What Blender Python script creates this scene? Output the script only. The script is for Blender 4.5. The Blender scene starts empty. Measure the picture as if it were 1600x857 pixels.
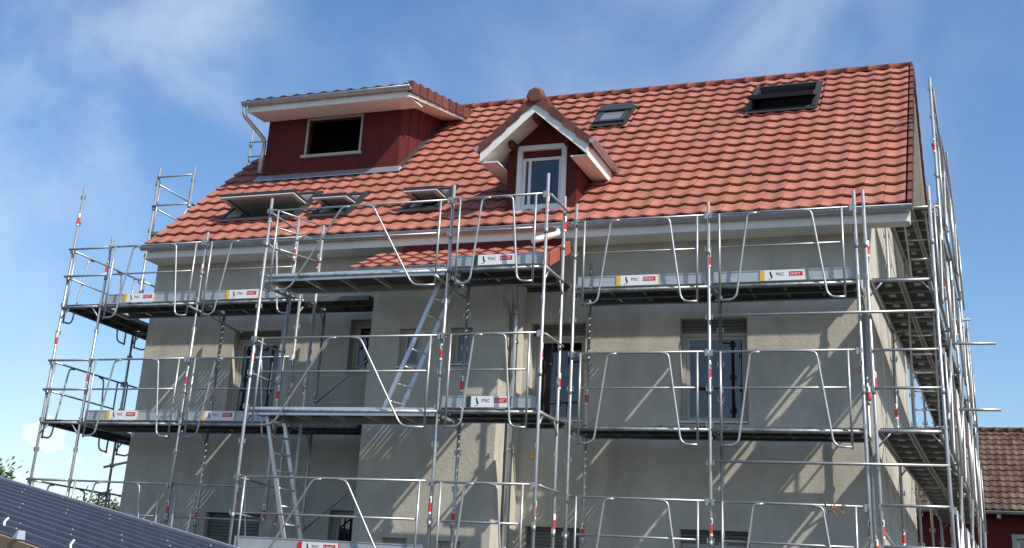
import bpy, math, random
from mathutils import Vector, Matrix
random.seed(7)
scene = bpy.context.scene
COL = scene.collection
rad = math.radians

# ------------------------------------------------------------------ camera
CAM = Vector((1.5796, -18.3234, 1.6))
cam_data = bpy.data.cameras.new('camera')
cam = bpy.data.objects.new('camera', cam_data); COL.objects.link(cam)
yaw, pit, rol = .4166, .3698, -.0741
RM = Matrix.Rotation(yaw, 3, 'Z') @ Matrix.Rotation(pit, 3, 'X') @ Matrix.Rotation(rol, 3, 'Y')
right, fwd, up = RM.col[0], RM.col[1], RM.col[2]
m = Matrix((right, up, -fwd)).transposed().to_4x4(); m.translation = CAM
cam.matrix_world = m
cam_data.sensor_fit = 'HORIZONTAL'; cam_data.sensor_width = 36
cam_data.lens = 1944.9 / 1600 * 36
cam_data.shift_x = (800 - 704.) / 1600
cam_data.shift_y = (213.2 - 428.5) / 1600
cam_data.clip_start = .1; cam_data.clip_end = 5000
scene.camera = cam

# ------------------------------------------------------------------ light, sky, exposure
SUN_DIR = Vector((-.83, .38, -1)).normalized()          # the way the light travels
sun_d = bpy.data.lights.new('sun', 'SUN'); sun_d.energy = 5.0; sun_d.angle = rad(.5); sun_d.color = (1, .94, .84)
sun = bpy.data.objects.new('sun', sun_d); COL.objects.link(sun)
sun.rotation_euler = SUN_DIR.to_track_quat('-Z', 'Y').to_euler(); sun.location = (20, -20, 30)
world = bpy.data.worlds.new('World'); scene.world = world; world.use_nodes = True
wn = world.node_tree; wn.nodes.clear()
def wnode(t, **k):
    n = wn.nodes.new(t)
    for a, b in k.items(): setattr(n, a, b)
    return n
wl = wn.links.new
wout = wnode('ShaderNodeOutputWorld'); bg = wnode('ShaderNodeBackground'); bg.inputs['Strength'].default_value = .14
sky = wnode('ShaderNodeTexSky', sky_type='NISHITA', sun_disc=False)
sky.sun_elevation = math.asin(-SUN_DIR.z); sky.sun_rotation = math.atan2(-SUN_DIR.x, -SUN_DIR.y)
sky.altitude = 200; sky.air_density = 1.15; sky.dust_density = .9; sky.ozone_density = 2.0
tc = wnode('ShaderNodeTexCoord'); sep = wnode('ShaderNodeSeparateXYZ'); wl(tc.outputs['Generated'], sep.inputs[0])
def wmath(op, a, b=None, c=None, clamp=False):
    n = wnode('ShaderNodeMath', operation=op, use_clamp=clamp)
    for i, x in enumerate((a, b, c)):
        if x is None: continue
        if isinstance(x, (int, float)): n.inputs[i].default_value = x
        else: wl(x, n.inputs[i])
    return n.outputs[0]
def wramp(x, a, b):
    n = wnode('ShaderNodeMapRange'); n.clamp = True; n.interpolation_type = 'SMOOTHSTEP'
    wl(x, n.inputs[0]); n.inputs[1].default_value = a; n.inputs[2].default_value = b
    return n.outputs[0]
# high thin cloud
mp = wnode('ShaderNodeMapping'); mp.inputs['Location'].default_value = (9.1, 6.2, 0); mp.inputs['Rotation'].default_value = (rad(20), rad(-25), rad(28)); mp.inputs['Scale'].default_value = (3.4, 2.2, 2.6)
wl(tc.outputs['Generated'], mp.inputs[0])
n1 = wnode('ShaderNodeTexNoise'); n1.inputs['Scale'].default_value = 1.1; n1.inputs['Detail'].default_value = 9; n1.inputs['Roughness'].default_value = .56; n1.inputs['Distortion'].default_value = .7
wl(mp.outputs[0], n1.inputs['Vector'])
n2 = wnode('ShaderNodeTexNoise'); n2.inputs['Scale'].default_value = .55; n2.inputs['Detail'].default_value = 3
wl(mp.outputs[0], n2.inputs['Vector'])
wisps = wmath('MULTIPLY', wramp(n1.outputs[0], .42, .80), wramp(n2.outputs[0], .38, .62))
# puffy cloud low above the horizon
mp2 = wnode('ShaderNodeMapping'); mp2.inputs['Location'].default_value = (2.3, .1, 0); mp2.inputs['Scale'].default_value = (1, 1, 1.5)
wl(tc.outputs['Generated'], mp2.inputs[0])
n3 = wnode('ShaderNodeTexNoise'); n3.inputs['Scale'].default_value = 15; n3.inputs['Detail'].default_value = 7; n3.inputs['Roughness'].default_value = .55
wl(mp2.outputs[0], n3.inputs['Vector'])
low = wmath('SUBTRACT', 1.0, wramp(sep.outputs[2], .05, .15))
puff = wramp(wmath('ADD', wmath('MULTIPLY', n3.outputs[0], .8), wmath('MULTIPLY', low, .19)), .535, .560)
puff = wmath('MULTIPLY', puff, wmath('SUBTRACT', 1.0, wramp(sep.outputs[2], .115, .15)))
cov = wmath('MAXIMUM', wmath('MULTIPLY', wisps, .5), wmath('MULTIPLY', puff, .9), clamp=True)
hsv = wnode('ShaderNodeHueSaturation'); hsv.inputs['Saturation'].default_value = 1.22; hsv.inputs['Hue'].default_value = .504; wl(sky.outputs[0], hsv.inputs['Color'])
mixc = wnode('ShaderNodeMix', data_type='RGBA'); wl(cov, mixc.inputs[0]); wl(hsv.outputs[0], mixc.inputs[6]); mixc.inputs[7].default_value = (5.8, 6.3, 7.0, 1)
wl(mixc.outputs[2], bg.inputs['Color']); wl(bg.outputs[0], wout.inputs[0])
vs = scene.view_settings; vs.view_transform = 'Standard'; vs.look = 'None'; vs.gamma = 1; vs.use_curve_mapping = False; vs.exposure = .22
scene.render.engine = 'CYCLES'

# ------------------------------------------------------------------ materials
MATS = {}
def mat(name, col, rough=.7, metal=0., var=.12, scale=6., bump=0., bscale=40., island=0., spec=.5, obj=0., dirt=None, stretch=None, hue=0.):
    mt = bpy.data.materials.new(name); mt.use_nodes = True; nt = mt.node_tree; L = nt.links.new
    b = nt.nodes['Principled BSDF']; b.inputs['Roughness'].default_value = rough; b.inputs['Metallic'].default_value = metal
    b.inputs['Specular IOR Level'].default_value = spec
    t = nt.nodes.new('ShaderNodeTexCoord'); src = t.outputs['Object']
    if stretch:
        mpn = nt.nodes.new('ShaderNodeMapping'); mpn.inputs['Scale'].default_value = stretch; L(src, mpn.inputs[0]); src2 = mpn.outputs[0]
    else: src2 = src
    n = nt.nodes.new('ShaderNodeTexNoise'); n.inputs['Scale'].default_value = scale; n.inputs['Detail'].default_value = 6; n.inputs['Roughness'].default_value = .6
    L(src2, n.inputs['Vector'])
    mr = nt.nodes.new('ShaderNodeMapRange'); L(n.outputs[0], mr.inputs[0]); mr.inputs[1].default_value = .25; mr.inputs[2].default_value = .75
    mr.inputs[3].default_value = 1 - var; mr.inputs[4].default_value = 1 + var
    val = mr.outputs[0]
    def mul(a, bb):
        q = nt.nodes.new('ShaderNodeMath'); q.operation = 'MULTIPLY'; L(a, q.inputs[0]); L(bb, q.inputs[1]); return q.outputs[0]
    rnd = None
    if island or obj:
        q = nt.nodes.new('ShaderNodeMath'); q.operation = 'ADD'
        g = nt.nodes.new('ShaderNodeNewGeometry'); o = nt.nodes.new('ShaderNodeObjectInfo')
        L(g.outputs['Random Per Island'], q.inputs[0]); L(o.outputs['Random'], q.inputs[1])
        fr = nt.nodes.new('ShaderNodeMath'); fr.operation = 'FRACT'; L(q.outputs[0], fr.inputs[0]); rnd = fr.outputs[0]
        m2 = nt.nodes.new('ShaderNodeMapRange'); L(rnd, m2.inputs[0]); a = island or obj
        m2.inputs[3].default_value = 1 - a; m2.inputs[4].default_value = 1 + a
        val = mul(val, m2.outputs[0])
    hs = nt.nodes.new('ShaderNodeHueSaturation'); hs.inputs['Color'].default_value = (*col, 1); L(val, hs.inputs['Value'])
    if hue and rnd is not None:
        w2 = nt.nodes.new('ShaderNodeTexWhiteNoise'); w2.noise_dimensions = '1D'; L(rnd, w2.inputs['W'])
        m3 = nt.nodes.new('ShaderNodeMapRange'); L(w2.outputs['Value'], m3.inputs[0]); m3.inputs[3].default_value = .5 - hue; m3.inputs[4].default_value = .5 + hue
        L(m3.outputs[0], hs.inputs['Hue'])
    out = hs.outputs[0]
    if dirt:
        dcol, dscale, lo, hi, amt, dst = dirt
        mp_ = nt.nodes.new('ShaderNodeMapping'); mp_.inputs['Scale'].default_value = dst; L(src, mp_.inputs[0])
        dn = nt.nodes.new('ShaderNodeTexNoise'); dn.inputs['Scale'].default_value = dscale; dn.inputs['Detail'].default_value = 8; dn.inputs['Roughness'].default_value = .65; L(mp_.outputs[0], dn.inputs['Vector'])
        d2 = nt.nodes.new('ShaderNodeMapRange'); d2.interpolation_type = 'SMOOTHSTEP'; L(dn.outputs[0], d2.inputs[0]); d2.inputs[1].default_value = lo; d2.inputs[2].default_value = hi; d2.inputs[4].default_value = amt
        mx = nt.nodes.new('ShaderNodeMix'); mx.data_type = 'RGBA'; L(d2.outputs[0], mx.inputs[0]); L(out, mx.inputs[6]); mx.inputs[7].default_value = (*dcol, 1)
        out = mx.outputs[2]
    L(out, b.inputs['Base Color'])
    if bump:
        bn = nt.nodes.new('ShaderNodeTexNoise'); bn.inputs['Scale'].default_value = bscale; bn.inputs['Detail'].default_value = 4; L(src, bn.inputs['Vector'])
        bp = nt.nodes.new('ShaderNodeBump'); bp.inputs['Strength'].default_value = bump; bp.inputs['Distance'].default_value = .01; L(bn.outputs[0], bp.inputs['Height']); L(bp.outputs[0], b.inputs['Normal'])
    MATS[name] = mt
    return mt
M_WALL = mat('lime_render', (.475, .45, .38), .92, var=.15, scale=2.3, bump=.5, bscale=22, dirt=((.33, .305, .25), 1.6, .44, .74, .75, (1, 1, .28)), spec=.2)
M_TILE = mat('terracotta_tile', (.34, .134, .094), .74, var=.16, scale=9, bump=.2, bscale=90, island=.14, hue=.006, dirt=((.23, .105, .08), 3.0, .5, .8, .5, (1, 1, 1)), spec=.22)
M_TILEB = mat('dark_red_verge_tile', (.125, .048, .036), .7, var=.15, scale=9, bump=.2, bscale=90, island=.26, spec=.3)
M_OLDTILE = mat('old_brown_tile', (.115, .075, .055), .85, var=.3, scale=5, bump=.3, island=.33, hue=.02, spec=.2)
M_RIDGE = mat('ridge_tile_clay', (.30, .085, .055), .7, var=.15, scale=9, bump=.2, island=.12, spec=.3)
M_BURG = mat('burgundy_panel', (.105, .022, .020), .75, var=.1, scale=4, bump=.08, bscale=30, island=.06, spec=.15)
M_BURGW = mat('burgundy_render', (.13, .022, .022), .9, var=.12, scale=2, bump=.2, spec=.2)
M_WHITE = mat('white_paint', (.82, .79, .73), .5, var=.05, scale=5, dirt=((.5, .48, .44), 2, .5, .8, .4, (1, 1, .4)))
M_BEIGE = mat('beige_window_frame', (.40, .38, .33), .45, var=.04, scale=3)
M_PVC = mat('white_window_plastic', (.74, .74, .72), .35, var=.02, scale=3)
M_ZINC = mat('zinc_sheet', (.50, .52, .54), .42, metal=.75, var=.14, scale=7, bump=.05, bscale=15)
M_GALV = mat('galvanised_steel', (.42, .43, .43), .42, metal=.65, var=.16, scale=14, bump=.06, bscale=60, dirt=((.36, .36, .36), 9, .5, .75, .5, (1, 1, .6)))
M_GALVD = mat('worn_galvanised_steel', (.40, .42, .42), .5, metal=.6, var=.22, scale=12, bump=.08, bscale=60, dirt=((.16, .15, .13), 8, .45, .7, .6, (1, 1, 1)))
M_ALU = mat('aluminium', (.66, .67, .68), .38, metal=.7, var=.1, scale=9, bump=.05)
M_PLANK = mat('steel_plank', (.15, .16, .16), .6, metal=.45, var=.25, scale=7, bump=.1, dirt=((.10, .095, .08), 5, .45, .7, .6, (1, 1, 1)))
M_PLY = mat('plywood_deck', (.085, .072, .056), .8, var=.2, scale=5, bump=.1, dirt=((.17, .15, .125), 4, .55, .75, .4, (1, .4, 1)))
M_TOE = mat('toe_board_steel', (.44, .48, .50), .5, metal=.3, var=.1, scale=4, bump=.04, dirt=((.3, .31, .31), 6, .5, .8, .5, (1, 1, 1)))
M_RED = mat('red_sticker', (.62, .03, .035), .4, var=.1, scale=30)
M_STKW = mat('white_sticker', (.78, .78, .76), .45, var=.05, scale=30)
M_PLASTER = mat('plasterboard', (.5, .48, .44), .9, var=.08, scale=3)
M_PALEPANE = mat('pale_pane', (.55, .56, .56), .25, var=.06, scale=4)  # opaque pale grey painted in for the brightness of the tilted glass
M_BLK = mat('black_print', (.015, .015, .017), .5, var=.05)
M_YEL = mat('yellow_print', (.75, .47, .04), .5, var=.06)
M_GRNB = mat('dark_green_print', (.02, .05, .05), .5, var=.06)
M_BANN = mat('banner_white', (.80, .80, .80), .5, var=.03)
M_DGREY = mat('anthracite_aluminium', (.035, .037, .040), .45, var=.08, scale=8, metal=.1)
M_DARK = mat('unlit_room_black', (.012, .012, .013), .95, var=.05, spec=.1)  # near-black colour standing in for the darkness of unlit rooms
M_SHUT = mat('shutter_slat', (.13, .125, .11), .55, var=.05)
M_SHED = mat('slate_blue_sheet_metal', (.045, .055, .070), .48, var=.14, scale=3, metal=.15, bump=.04, bscale=6, dirt=((.10, .105, .11), 10, .6, .8, .35, (1, 1, 1)))
M_TAN = mat('tan_wood', (.28, .19, .11), .8, var=.18, scale=6, bump=.15)
M_GROUND = mat('gravel_ground', (.045, .042, .036), .95, var=.3, scale=3, bump=.5, bscale=20)
M_BARK = mat('bark', (.09, .065, .045), .9, var=.3, scale=12, bump=.5)
M_LEAF = mat('leaf', (.065, .10, .03), .6, var=.25, scale=20, island=.35, hue=.02)
M_ORANGE = mat('orange_strap', (.34, .12, .05), .7, var=.2)
M_UNDER = mat('roof_underlay', (.05, .045, .04), .9, var=.1)
def glass_mat(name, tint, ior):
    mt = bpy.data.materials.new(name); mt.use_nodes = True; b = mt.node_tree.nodes['Principled BSDF']
    b.inputs['Base Color'].default_value = (*tint, 1); b.inputs['Roughness'].default_value = .02; b.inputs['IOR'].default_value = ior
    n = mt.node_tree.nodes.new('ShaderNodeTexNoise'); n.inputs['Scale'].default_value = 1.5
    bp = mt.node_tree.nodes.new('ShaderNodeBump'); bp.inputs['Strength'].default_value = .04; bp.inputs['Distance'].default_value = .02
    t = mt.node_tree.nodes.new('ShaderNodeTexCoord')
    mt.node_tree.links.new(t.outputs['Object'], n.inputs['Vector']); mt.node_tree.links.new(n.outputs[0], bp.inputs['Height']); mt.node_tree.links.new(bp.outputs[0], b.inputs['Normal'])
    return mt
M_GLASS = glass_mat('window_glass', (.006, .007, .010), 1.85)
def clear_glass():
    mt = bpy.data.materials.new('clear_glass'); mt.use_nodes = True; nt = mt.node_tree; nt.nodes.clear(); L = nt.links.new
    o = nt.nodes.new('ShaderNodeOutputMaterial'); mx = nt.nodes.new('ShaderNodeMixShader'); t = nt.nodes.new('ShaderNodeBsdfTransparent'); g = nt.nodes.new('ShaderNodeBsdfGlossy')
    t.inputs['Color'].default_value = (.80, .84, .84, 1); g.inputs['Roughness'].default_value = .02; f = nt.nodes.new('ShaderNodeFresnel'); f.inputs['IOR'].default_value = 1.7
    L(f.outputs[0], mx.inputs[0]); L(t.outputs[0], mx.inputs[1]); L(g.outputs[0], mx.inputs[2]); L(mx.outputs[0], o.inputs[0]); return mt
M_GLASST = clear_glass()
M_GLASSL = glass_mat('skylight_glass', (.16, .17, .18), 1.9)

# ------------------------------------------------------------------ mesh helpers
class MB:
    def __init__(s): s.v = []; s.f = []; s.m = []; s.s = []
    def face(s, idx, mi=0, sm=False): s.f.append(tuple(idx)); s.m.append(mi); s.s.append(sm)
    def quad(s, a, b, c, d, mi=0):
        i = len(s.v); s.v += [tuple(a), tuple(b), tuple(c), tuple(d)]; s.face((i, i+1, i+2, i+3), mi)
    def hexa(s, p, mi=0):      # p: 8 points, bottom 0-3 counter-clockwise, top 4-7
        i = len(s.v); s.v += [tuple(q) for q in p]
        for f in ((3, 2, 1, 0), (4, 5, 6, 7), (0, 1, 5, 4), (1, 2, 6, 5), (2, 3, 7, 6), (3, 0, 4, 7)): s.face([i+k for k in f], mi)
        return s
    def box(s, x0, x1, y0, y1, z0, z1, mi=0):
        return s.hexa([(x0, y0, z0), (x1, y0, z0), (x1, y1, z0), (x0, y1, z0), (x0, y0, z1), (x1, y0, z1), (x1, y1, z1), (x0, y1, z1)], mi)
    def obox(s, o, ax, ay, az, mi=0):   # origin corner and three edge vectors
        o, ax, ay, az = map(Vector, (o, ax, ay, az))
        return s.hexa([o, o+ax, o+ax+ay, o+ay, o+az, o+ax+az, o+ax+ay+az, o+ay+az], mi)
    def tube(s, pts, r, seg=8, mi=0, caps=True):
        pts = [Vector(p) for p in pts]; n = len(pts); rings = []; prev = None
        for k, p in enumerate(pts):
            d = (pts[min(k+1, n-1)] - pts[max(k-1, 0)]).normalized()
            if prev is None:
                a = Vector((0, 0, 1)) if abs(d.z) < .9 else Vector((1, 0, 0)); u = d.cross(a).normalized()
            else: u = (prev - d * prev.dot(d)).normalized()
            prev = u; w = d.cross(u); rr = r[k] if isinstance(r, (list, tuple)) else r
            i = len(s.v); rings.append(i)
            for q in range(seg):
                t = 2*math.pi*q/seg; s.v.append(tuple(p + (u*math.cos(t) + w*math.sin(t))*rr))
        for a, b in zip(rings, rings[1:]):
            for q in range(seg): s.face((a+q, a+(q+1) % seg, b+(q+1) % seg, b+q), mi, True)
        if caps:
            s.face([rings[0]+q for q in reversed(range(seg))], mi); s.face([rings[-1]+q for q in range(seg)], mi)
        return s
    def sheet(s, prof, a, b, thick, mi=0):    # profile of 2D (offset vectors) swept from a to b, doubled for thickness
        pass
    def add_mesh(s, me, M, mi=0):
        i = len(s.v); s.v += [tuple(M @ v.co) for v in me.vertices]
        for p in me.polygons: s.face([i+k for k in p.vertices], mi)
    def mesh(s, name, mats):
        me = bpy.data.meshes.new(name); me.from_pydata(s.v, [], s.f)
        if not isinstance(mats, (list, tuple)): mats = [mats]
        for q in mats: me.materials.append(q)
        me.polygons.foreach_set('material_index', s.m); me.polygons.foreach_set('use_smooth', s.s); me.update()
        return me
W = {}
def put(name, me, parent=None, M=None, **props):
    o = bpy.data.objects.new(name, me); COL.objects.link(o); M = M or Matrix()
    W[o] = M
    if parent is not None:
        o.parent = parent; o.matrix_parent_inverse = W[parent].inverted()
    o.matrix_basis = M
    for k, v in props.items(): o[k] = v
    return o
def part(name, mb, mt, parent, M=None, **p): return put(name, mb.mesh(name, mt), parent, M, **p)
def thing(name, loc, label, cat, group=None):
    o = put(name, None, None, Matrix.Translation(loc), label=label, category=cat)
    o.empty_display_size = .3
    if group: o['group'] = group
    return o
def T(x, y, z): return Matrix.Translation((x, y, z))
def frame3(o, ex, ey, ez):
    M = Matrix((ex, ey, ez)).transposed().to_4x4(); M.translation = Vector(o); return M
def bend(pts, r=.07, n=4):      # rounds the corners of a polyline
    pts = [Vector(p) for p in pts]; out = [pts[0]]
    for a, b, c in zip(pts, pts[1:], pts[2:]):
        d0 = (a-b); d1 = (c-b); rr = min(r, d0.length*.49, d1.length*.49); p0 = b + d0.normalized()*rr; p1 = b + d1.normalized()*rr
        for k in range(n+1):
            t = k/n; out.append(p0*(1-t)**2 + b*2*t*(1-t) + p1*t*t)
    out.append(pts[-1]); return out
def project(p):
    d = Vector(p) - CAM; y = d.dot(fwd); return 704 + 1944.9*d.dot(right)/y, 213.2 - 1944.9*d.dot(up)/y, y
def wall_panel(a0, a1, z0, z1, holes, f, thick):
    """slab with rectangular holes; f(a, d, z) maps along-wall, depth, height to a point"""
    mb = MB()
    xs = sorted({a0, a1, *[h[0] for h in holes], *[h[1] for h in holes]}); zs = sorted({z0, z1, *[h[2] for h in holes], *[h[3] for h in holes]})
    def hole(x, z): return any(h[0] < x < h[1] and h[2] < z < h[3] for h in holes)
    for xa, xb in zip(xs, xs[1:]):
        for za, zb in zip(zs, zs[1:]):
            if hole((xa+xb)/2, (za+zb)/2): continue
            mb.quad(f(xa, 0, za), f(xb, 0, za), f(xb, 0, zb), f(xa, 0, zb)); mb.quad(f(xb, thick, za), f(xa, thick, za), f(xa, thick, zb), f(xb, thick, zb))
    for xa, xb, za, zb in list(holes):
        mb.quad(f(xa, 0, za), f(xa, thick, za), f(xb, thick, za), f(xb, 0, za)); mb.quad(f(xa, 0, zb), f(xb, 0, zb), f(xb, thick, zb), f(xa, thick, zb))
        mb.quad(f(xa, 0, za), f(xa, 0, zb), f(xa, thick, zb), f(xa, thick, za)); mb.quad(f(xb, 0, za), f(xb, thick, za), f(xb, thick, zb), f(xb, 0, zb))
    mb.quad(f(a0, 0, z1), f(a1, 0, z1), f(a1, thick, z1), f(a0, thick, z1)); mb.quad(f(a0, 0, z0), f(a0, thick, z0), f(a1, thick, z0), f(a1, 0, z0))
    mb.quad(f(a0, 0, z0), f(a0, 0, z1), f(a0, thick, z1), f(a0, thick, z0)); mb.quad(f(a1, 0, z0), f(a1, thick, z0), f(a1, thick, z1), f(a1, 0, z1))
    return mb
def gutter_mb(L, r=.07, th=.006, seg=8):      # along +x from 0 to L, open upward, centre at z 0
    mb = MB()
    for rr, flip in ((r, False), (r-th, True)):
        i = len(mb.v)
        for x in (0, L):
            for k in range(seg+1):
                t = math.pi + math.pi*k/seg; mb.v.append((x, rr*math.cos(t), rr*math.sin(t)))
        for k in range(seg):
            q = (i+k, i+k+1, i+seg+1+k+1, i+seg+1+k); mb.face(q if not flip else q[::-1], 0, True)
    for y in (-r, r-th): mb.box(0, L, y, y+th, -.001, .004)
    mb.tube([(0, -r-.002, .004), (L, -r-.002, .004)], .009, 6)
    for x in (0, L):
        i = len(mb.v)
        for k in range(seg+1):
            t = math.pi + math.pi*k/seg; mb.v.append((x, r*math.cos(t), r*math.sin(t)))
        mb.face(list(range(i, i+seg+1)))
    return mb
def bracket_mesh(r=.074):
    mb = MB(); pts = []
    for k in range(9):
        t = math.pi + math.pi*k/8; pts.append((0, r*math.cos(t), r*math.sin(t)))
    for a, b in zip(pts, pts[1:]):
        a = Vector(a); b = Vector(b); na = a.normalized()*.004; mb.obox(a - Vector((.012, 0, 0)), (.024, 0, 0), b-a, na)
    mb.box(-.012, .012, r, r+.12, -.002, .003)
    return mb.mesh('gutter_bracket', M_ZINC)
BRACKET = bracket_mesh()

# ------------------------------------------------------------------ tiles
def tile_mesh(name, w, ln, amp, thick, mt, lift=.036, n=10):
    mb = MB(); prof = []
    for k in range(n+1):
        u = k/n; h = amp*(.5 - .5*math.cos(2*math.pi*(u + .56)))**.85; h += .012*u - .005
        prof.append((u*w*.995, h))
    for yy, z in ((0, lift), (ln, .004)):
        for x, h in prof: mb.v.append((x, yy, h+z))
    for k in range(n): mb.face((k, k+1, n+1+k+1, n+1+k), 0, True)
    i = len(mb.v)
    for dz in (0, -thick):
        for x, h in prof: mb.v.append((x, 0, h+lift+dz))
    for k in range(n): mb.face((i+n+1+k, i+n+1+k+1, i+k+1, i+k))
    for x, h, d in ((prof[0][0], prof[0][1], -1), (prof[-1][0], prof[-1][1], 1)):
        a, b, c, e = (x, 0, h+lift-thick), (x, ln, h-thick), (x, ln, h+.004), (x, 0, h+lift)
        mb.quad(*((a, b, c, e) if d > 0 else (e, c, b, a)))
    return mb.mesh(name, mt)
def tile_field(origin, ex, ey, cols, rows, w, exp, skip=None, jitter=1.):
    ex = Vector(ex).normalized(); ey = Vector(ey).normalized(); ez = ex.cross(ey)
    out = []
    for r in range(rows):
        for c in range(cols):
            o = Vector(origin) + ex*(c*w) + ey*(r*exp)
            ctr = o + ex*(w*.5) + ey*(exp*.5)
            if skip and skip(ctr): continue
            o = o + ez*random.uniform(-.002, .003)*jitter + ey*random.uniform(-.004, .004)*jitter
            M = frame3(o, ex, ey, ez) @ Matrix.Rotation(rad(random.gauss(0, .25)*jitter), 4, 'Z') @ Matrix.Rotation(rad(random.gauss(0, .3)*jitter), 4, 'X')
            out.append((M, ctr))
    return out
def tiles_joined(me, fields):
    mb = MB()
    src = [tuple(v.co) for v in me.vertices]; fs = [(tuple(p.vertices), p.use_smooth) for p in me.polygons]
    for M, _ in fields:
        i = len(mb.v); mb.v += [tuple(M @ Vector(c)) for c in src]
        for f, sm in fs: mb.face([i+k for k in f], 0, sm)
    return mb
MAIN_W, MAIN_EXP = .2865, .3685
TILE = tile_mesh('roof_tile', MAIN_W, .42, .024, .030, M_TILE, .054)

# ================================================================== ground
g = MB(); g.quad((-600, -300, 0), (600, -300, 0), (600, 1500, 0), (-600, 1500, 0)); part('ground', g, M_GROUND, None, kind='structure')

# ================================================================== house
XL, XR = -12.2, .2; DEPTH = 9.0
RX0, RX1 = -12.15, .86; EY, EZ = -.5, 7.55; RY, RZ = 4.5, 11.91; SL = (RZ-EZ)/(RY-EY)
def roofz(y): return EZ + (y-EY)*SL
house = thing('house', (-6, 4.5, 0), 'tall rendered house with new red tiled roof, two burgundy dormers and scaffolding around it', 'house')
F_ = lambda a, d, z: (a, d, z)
openings = [(-2.53, -1.53, 4.51, 6.07), (-4.90, -4.0, 4.51, 6.05), (-10.35, -9.42, 4.5, 6.03), (-8.10, -7.52, 5.29, 6.18),
            (-10.45, -9.4, 1.5, 2.99), (-8.14, -7.6, 1.7, 3.10), (-4.85, -4.0, .6, 2.98), (-2.53, -1.54, 1.5, 3.03)]
part('front_wall', wall_panel(XL, XR, 0, 7.42, openings, F_, .3), M_WALL, house)
for xa, xb, nm in ((XL, XL+.3, 'left_gable_wall'), (XR-.3, XR, 'right_gable_wall')):
    mb = MB(); prof = [(.301, 0), (DEPTH, 0), (DEPTH, roofz(0)-.12), (RY, RZ-.14), (.301, roofz(.301)-.12)]
    i = len(mb.v); n = len(prof)
    for x in (xa, xb): mb.v += [(x, y, z) for y, z in prof]
    mb.face([i+k for k in reversed(range(n))]); mb.face([i+n+k for k in range(n)])
    for k in range(n): mb.face((i+k, i+(k+1) % n, i+n+(k+1) % n, i+n+k))
    part(nm, mb, M_WALL, house)
part('rear_wall', MB().box(XL+.301, XR-.301, DEPTH-.3, DEPTH-.002, 0, 7.42), M_WALL, house)
# annex (stair tower)
AX0, AX1, AY = -7.19, -5.01, -1.03
a_open = [(-6.69, -6.32, 5.14, 5.76), (-5.83, -5.47, 5.17, 5.76), (-6.69, -6.30, 2.05, 2.66), (-5.84, -5.45, 2.05, 2.65)]
part('stair_tower_wall', wall_panel(AX0, AX1, 0, 6.72, a_open, lambda a, d, z: (a, AY+d, z), .22), M_WALL, house)
mb = MB()
for xa, xb in ((AX0, AX0+.22), (AX1-.22, AX1)):
    mb.hexa([(xa, AY+.221, 0), (xb, AY+.221, 0), (xb, -.002, 0), (xa, -.002, 0), (xa, AY+.221, 6.76), (xb, AY+.221, 6.76), (xb, -.002, 7.15), (xa, -.002, 7.15)])
part('stair_tower_side_wall', mb, M_WALL, house)
# added near-black sheets behind the windows: painted room darkness, no light leaks through
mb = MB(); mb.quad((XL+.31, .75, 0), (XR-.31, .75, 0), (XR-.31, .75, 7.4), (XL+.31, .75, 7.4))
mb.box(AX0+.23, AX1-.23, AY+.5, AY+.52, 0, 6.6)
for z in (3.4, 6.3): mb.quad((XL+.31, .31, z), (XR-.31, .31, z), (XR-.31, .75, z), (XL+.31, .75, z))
part('dark_backing', mb, M_DARK, house)

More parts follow.
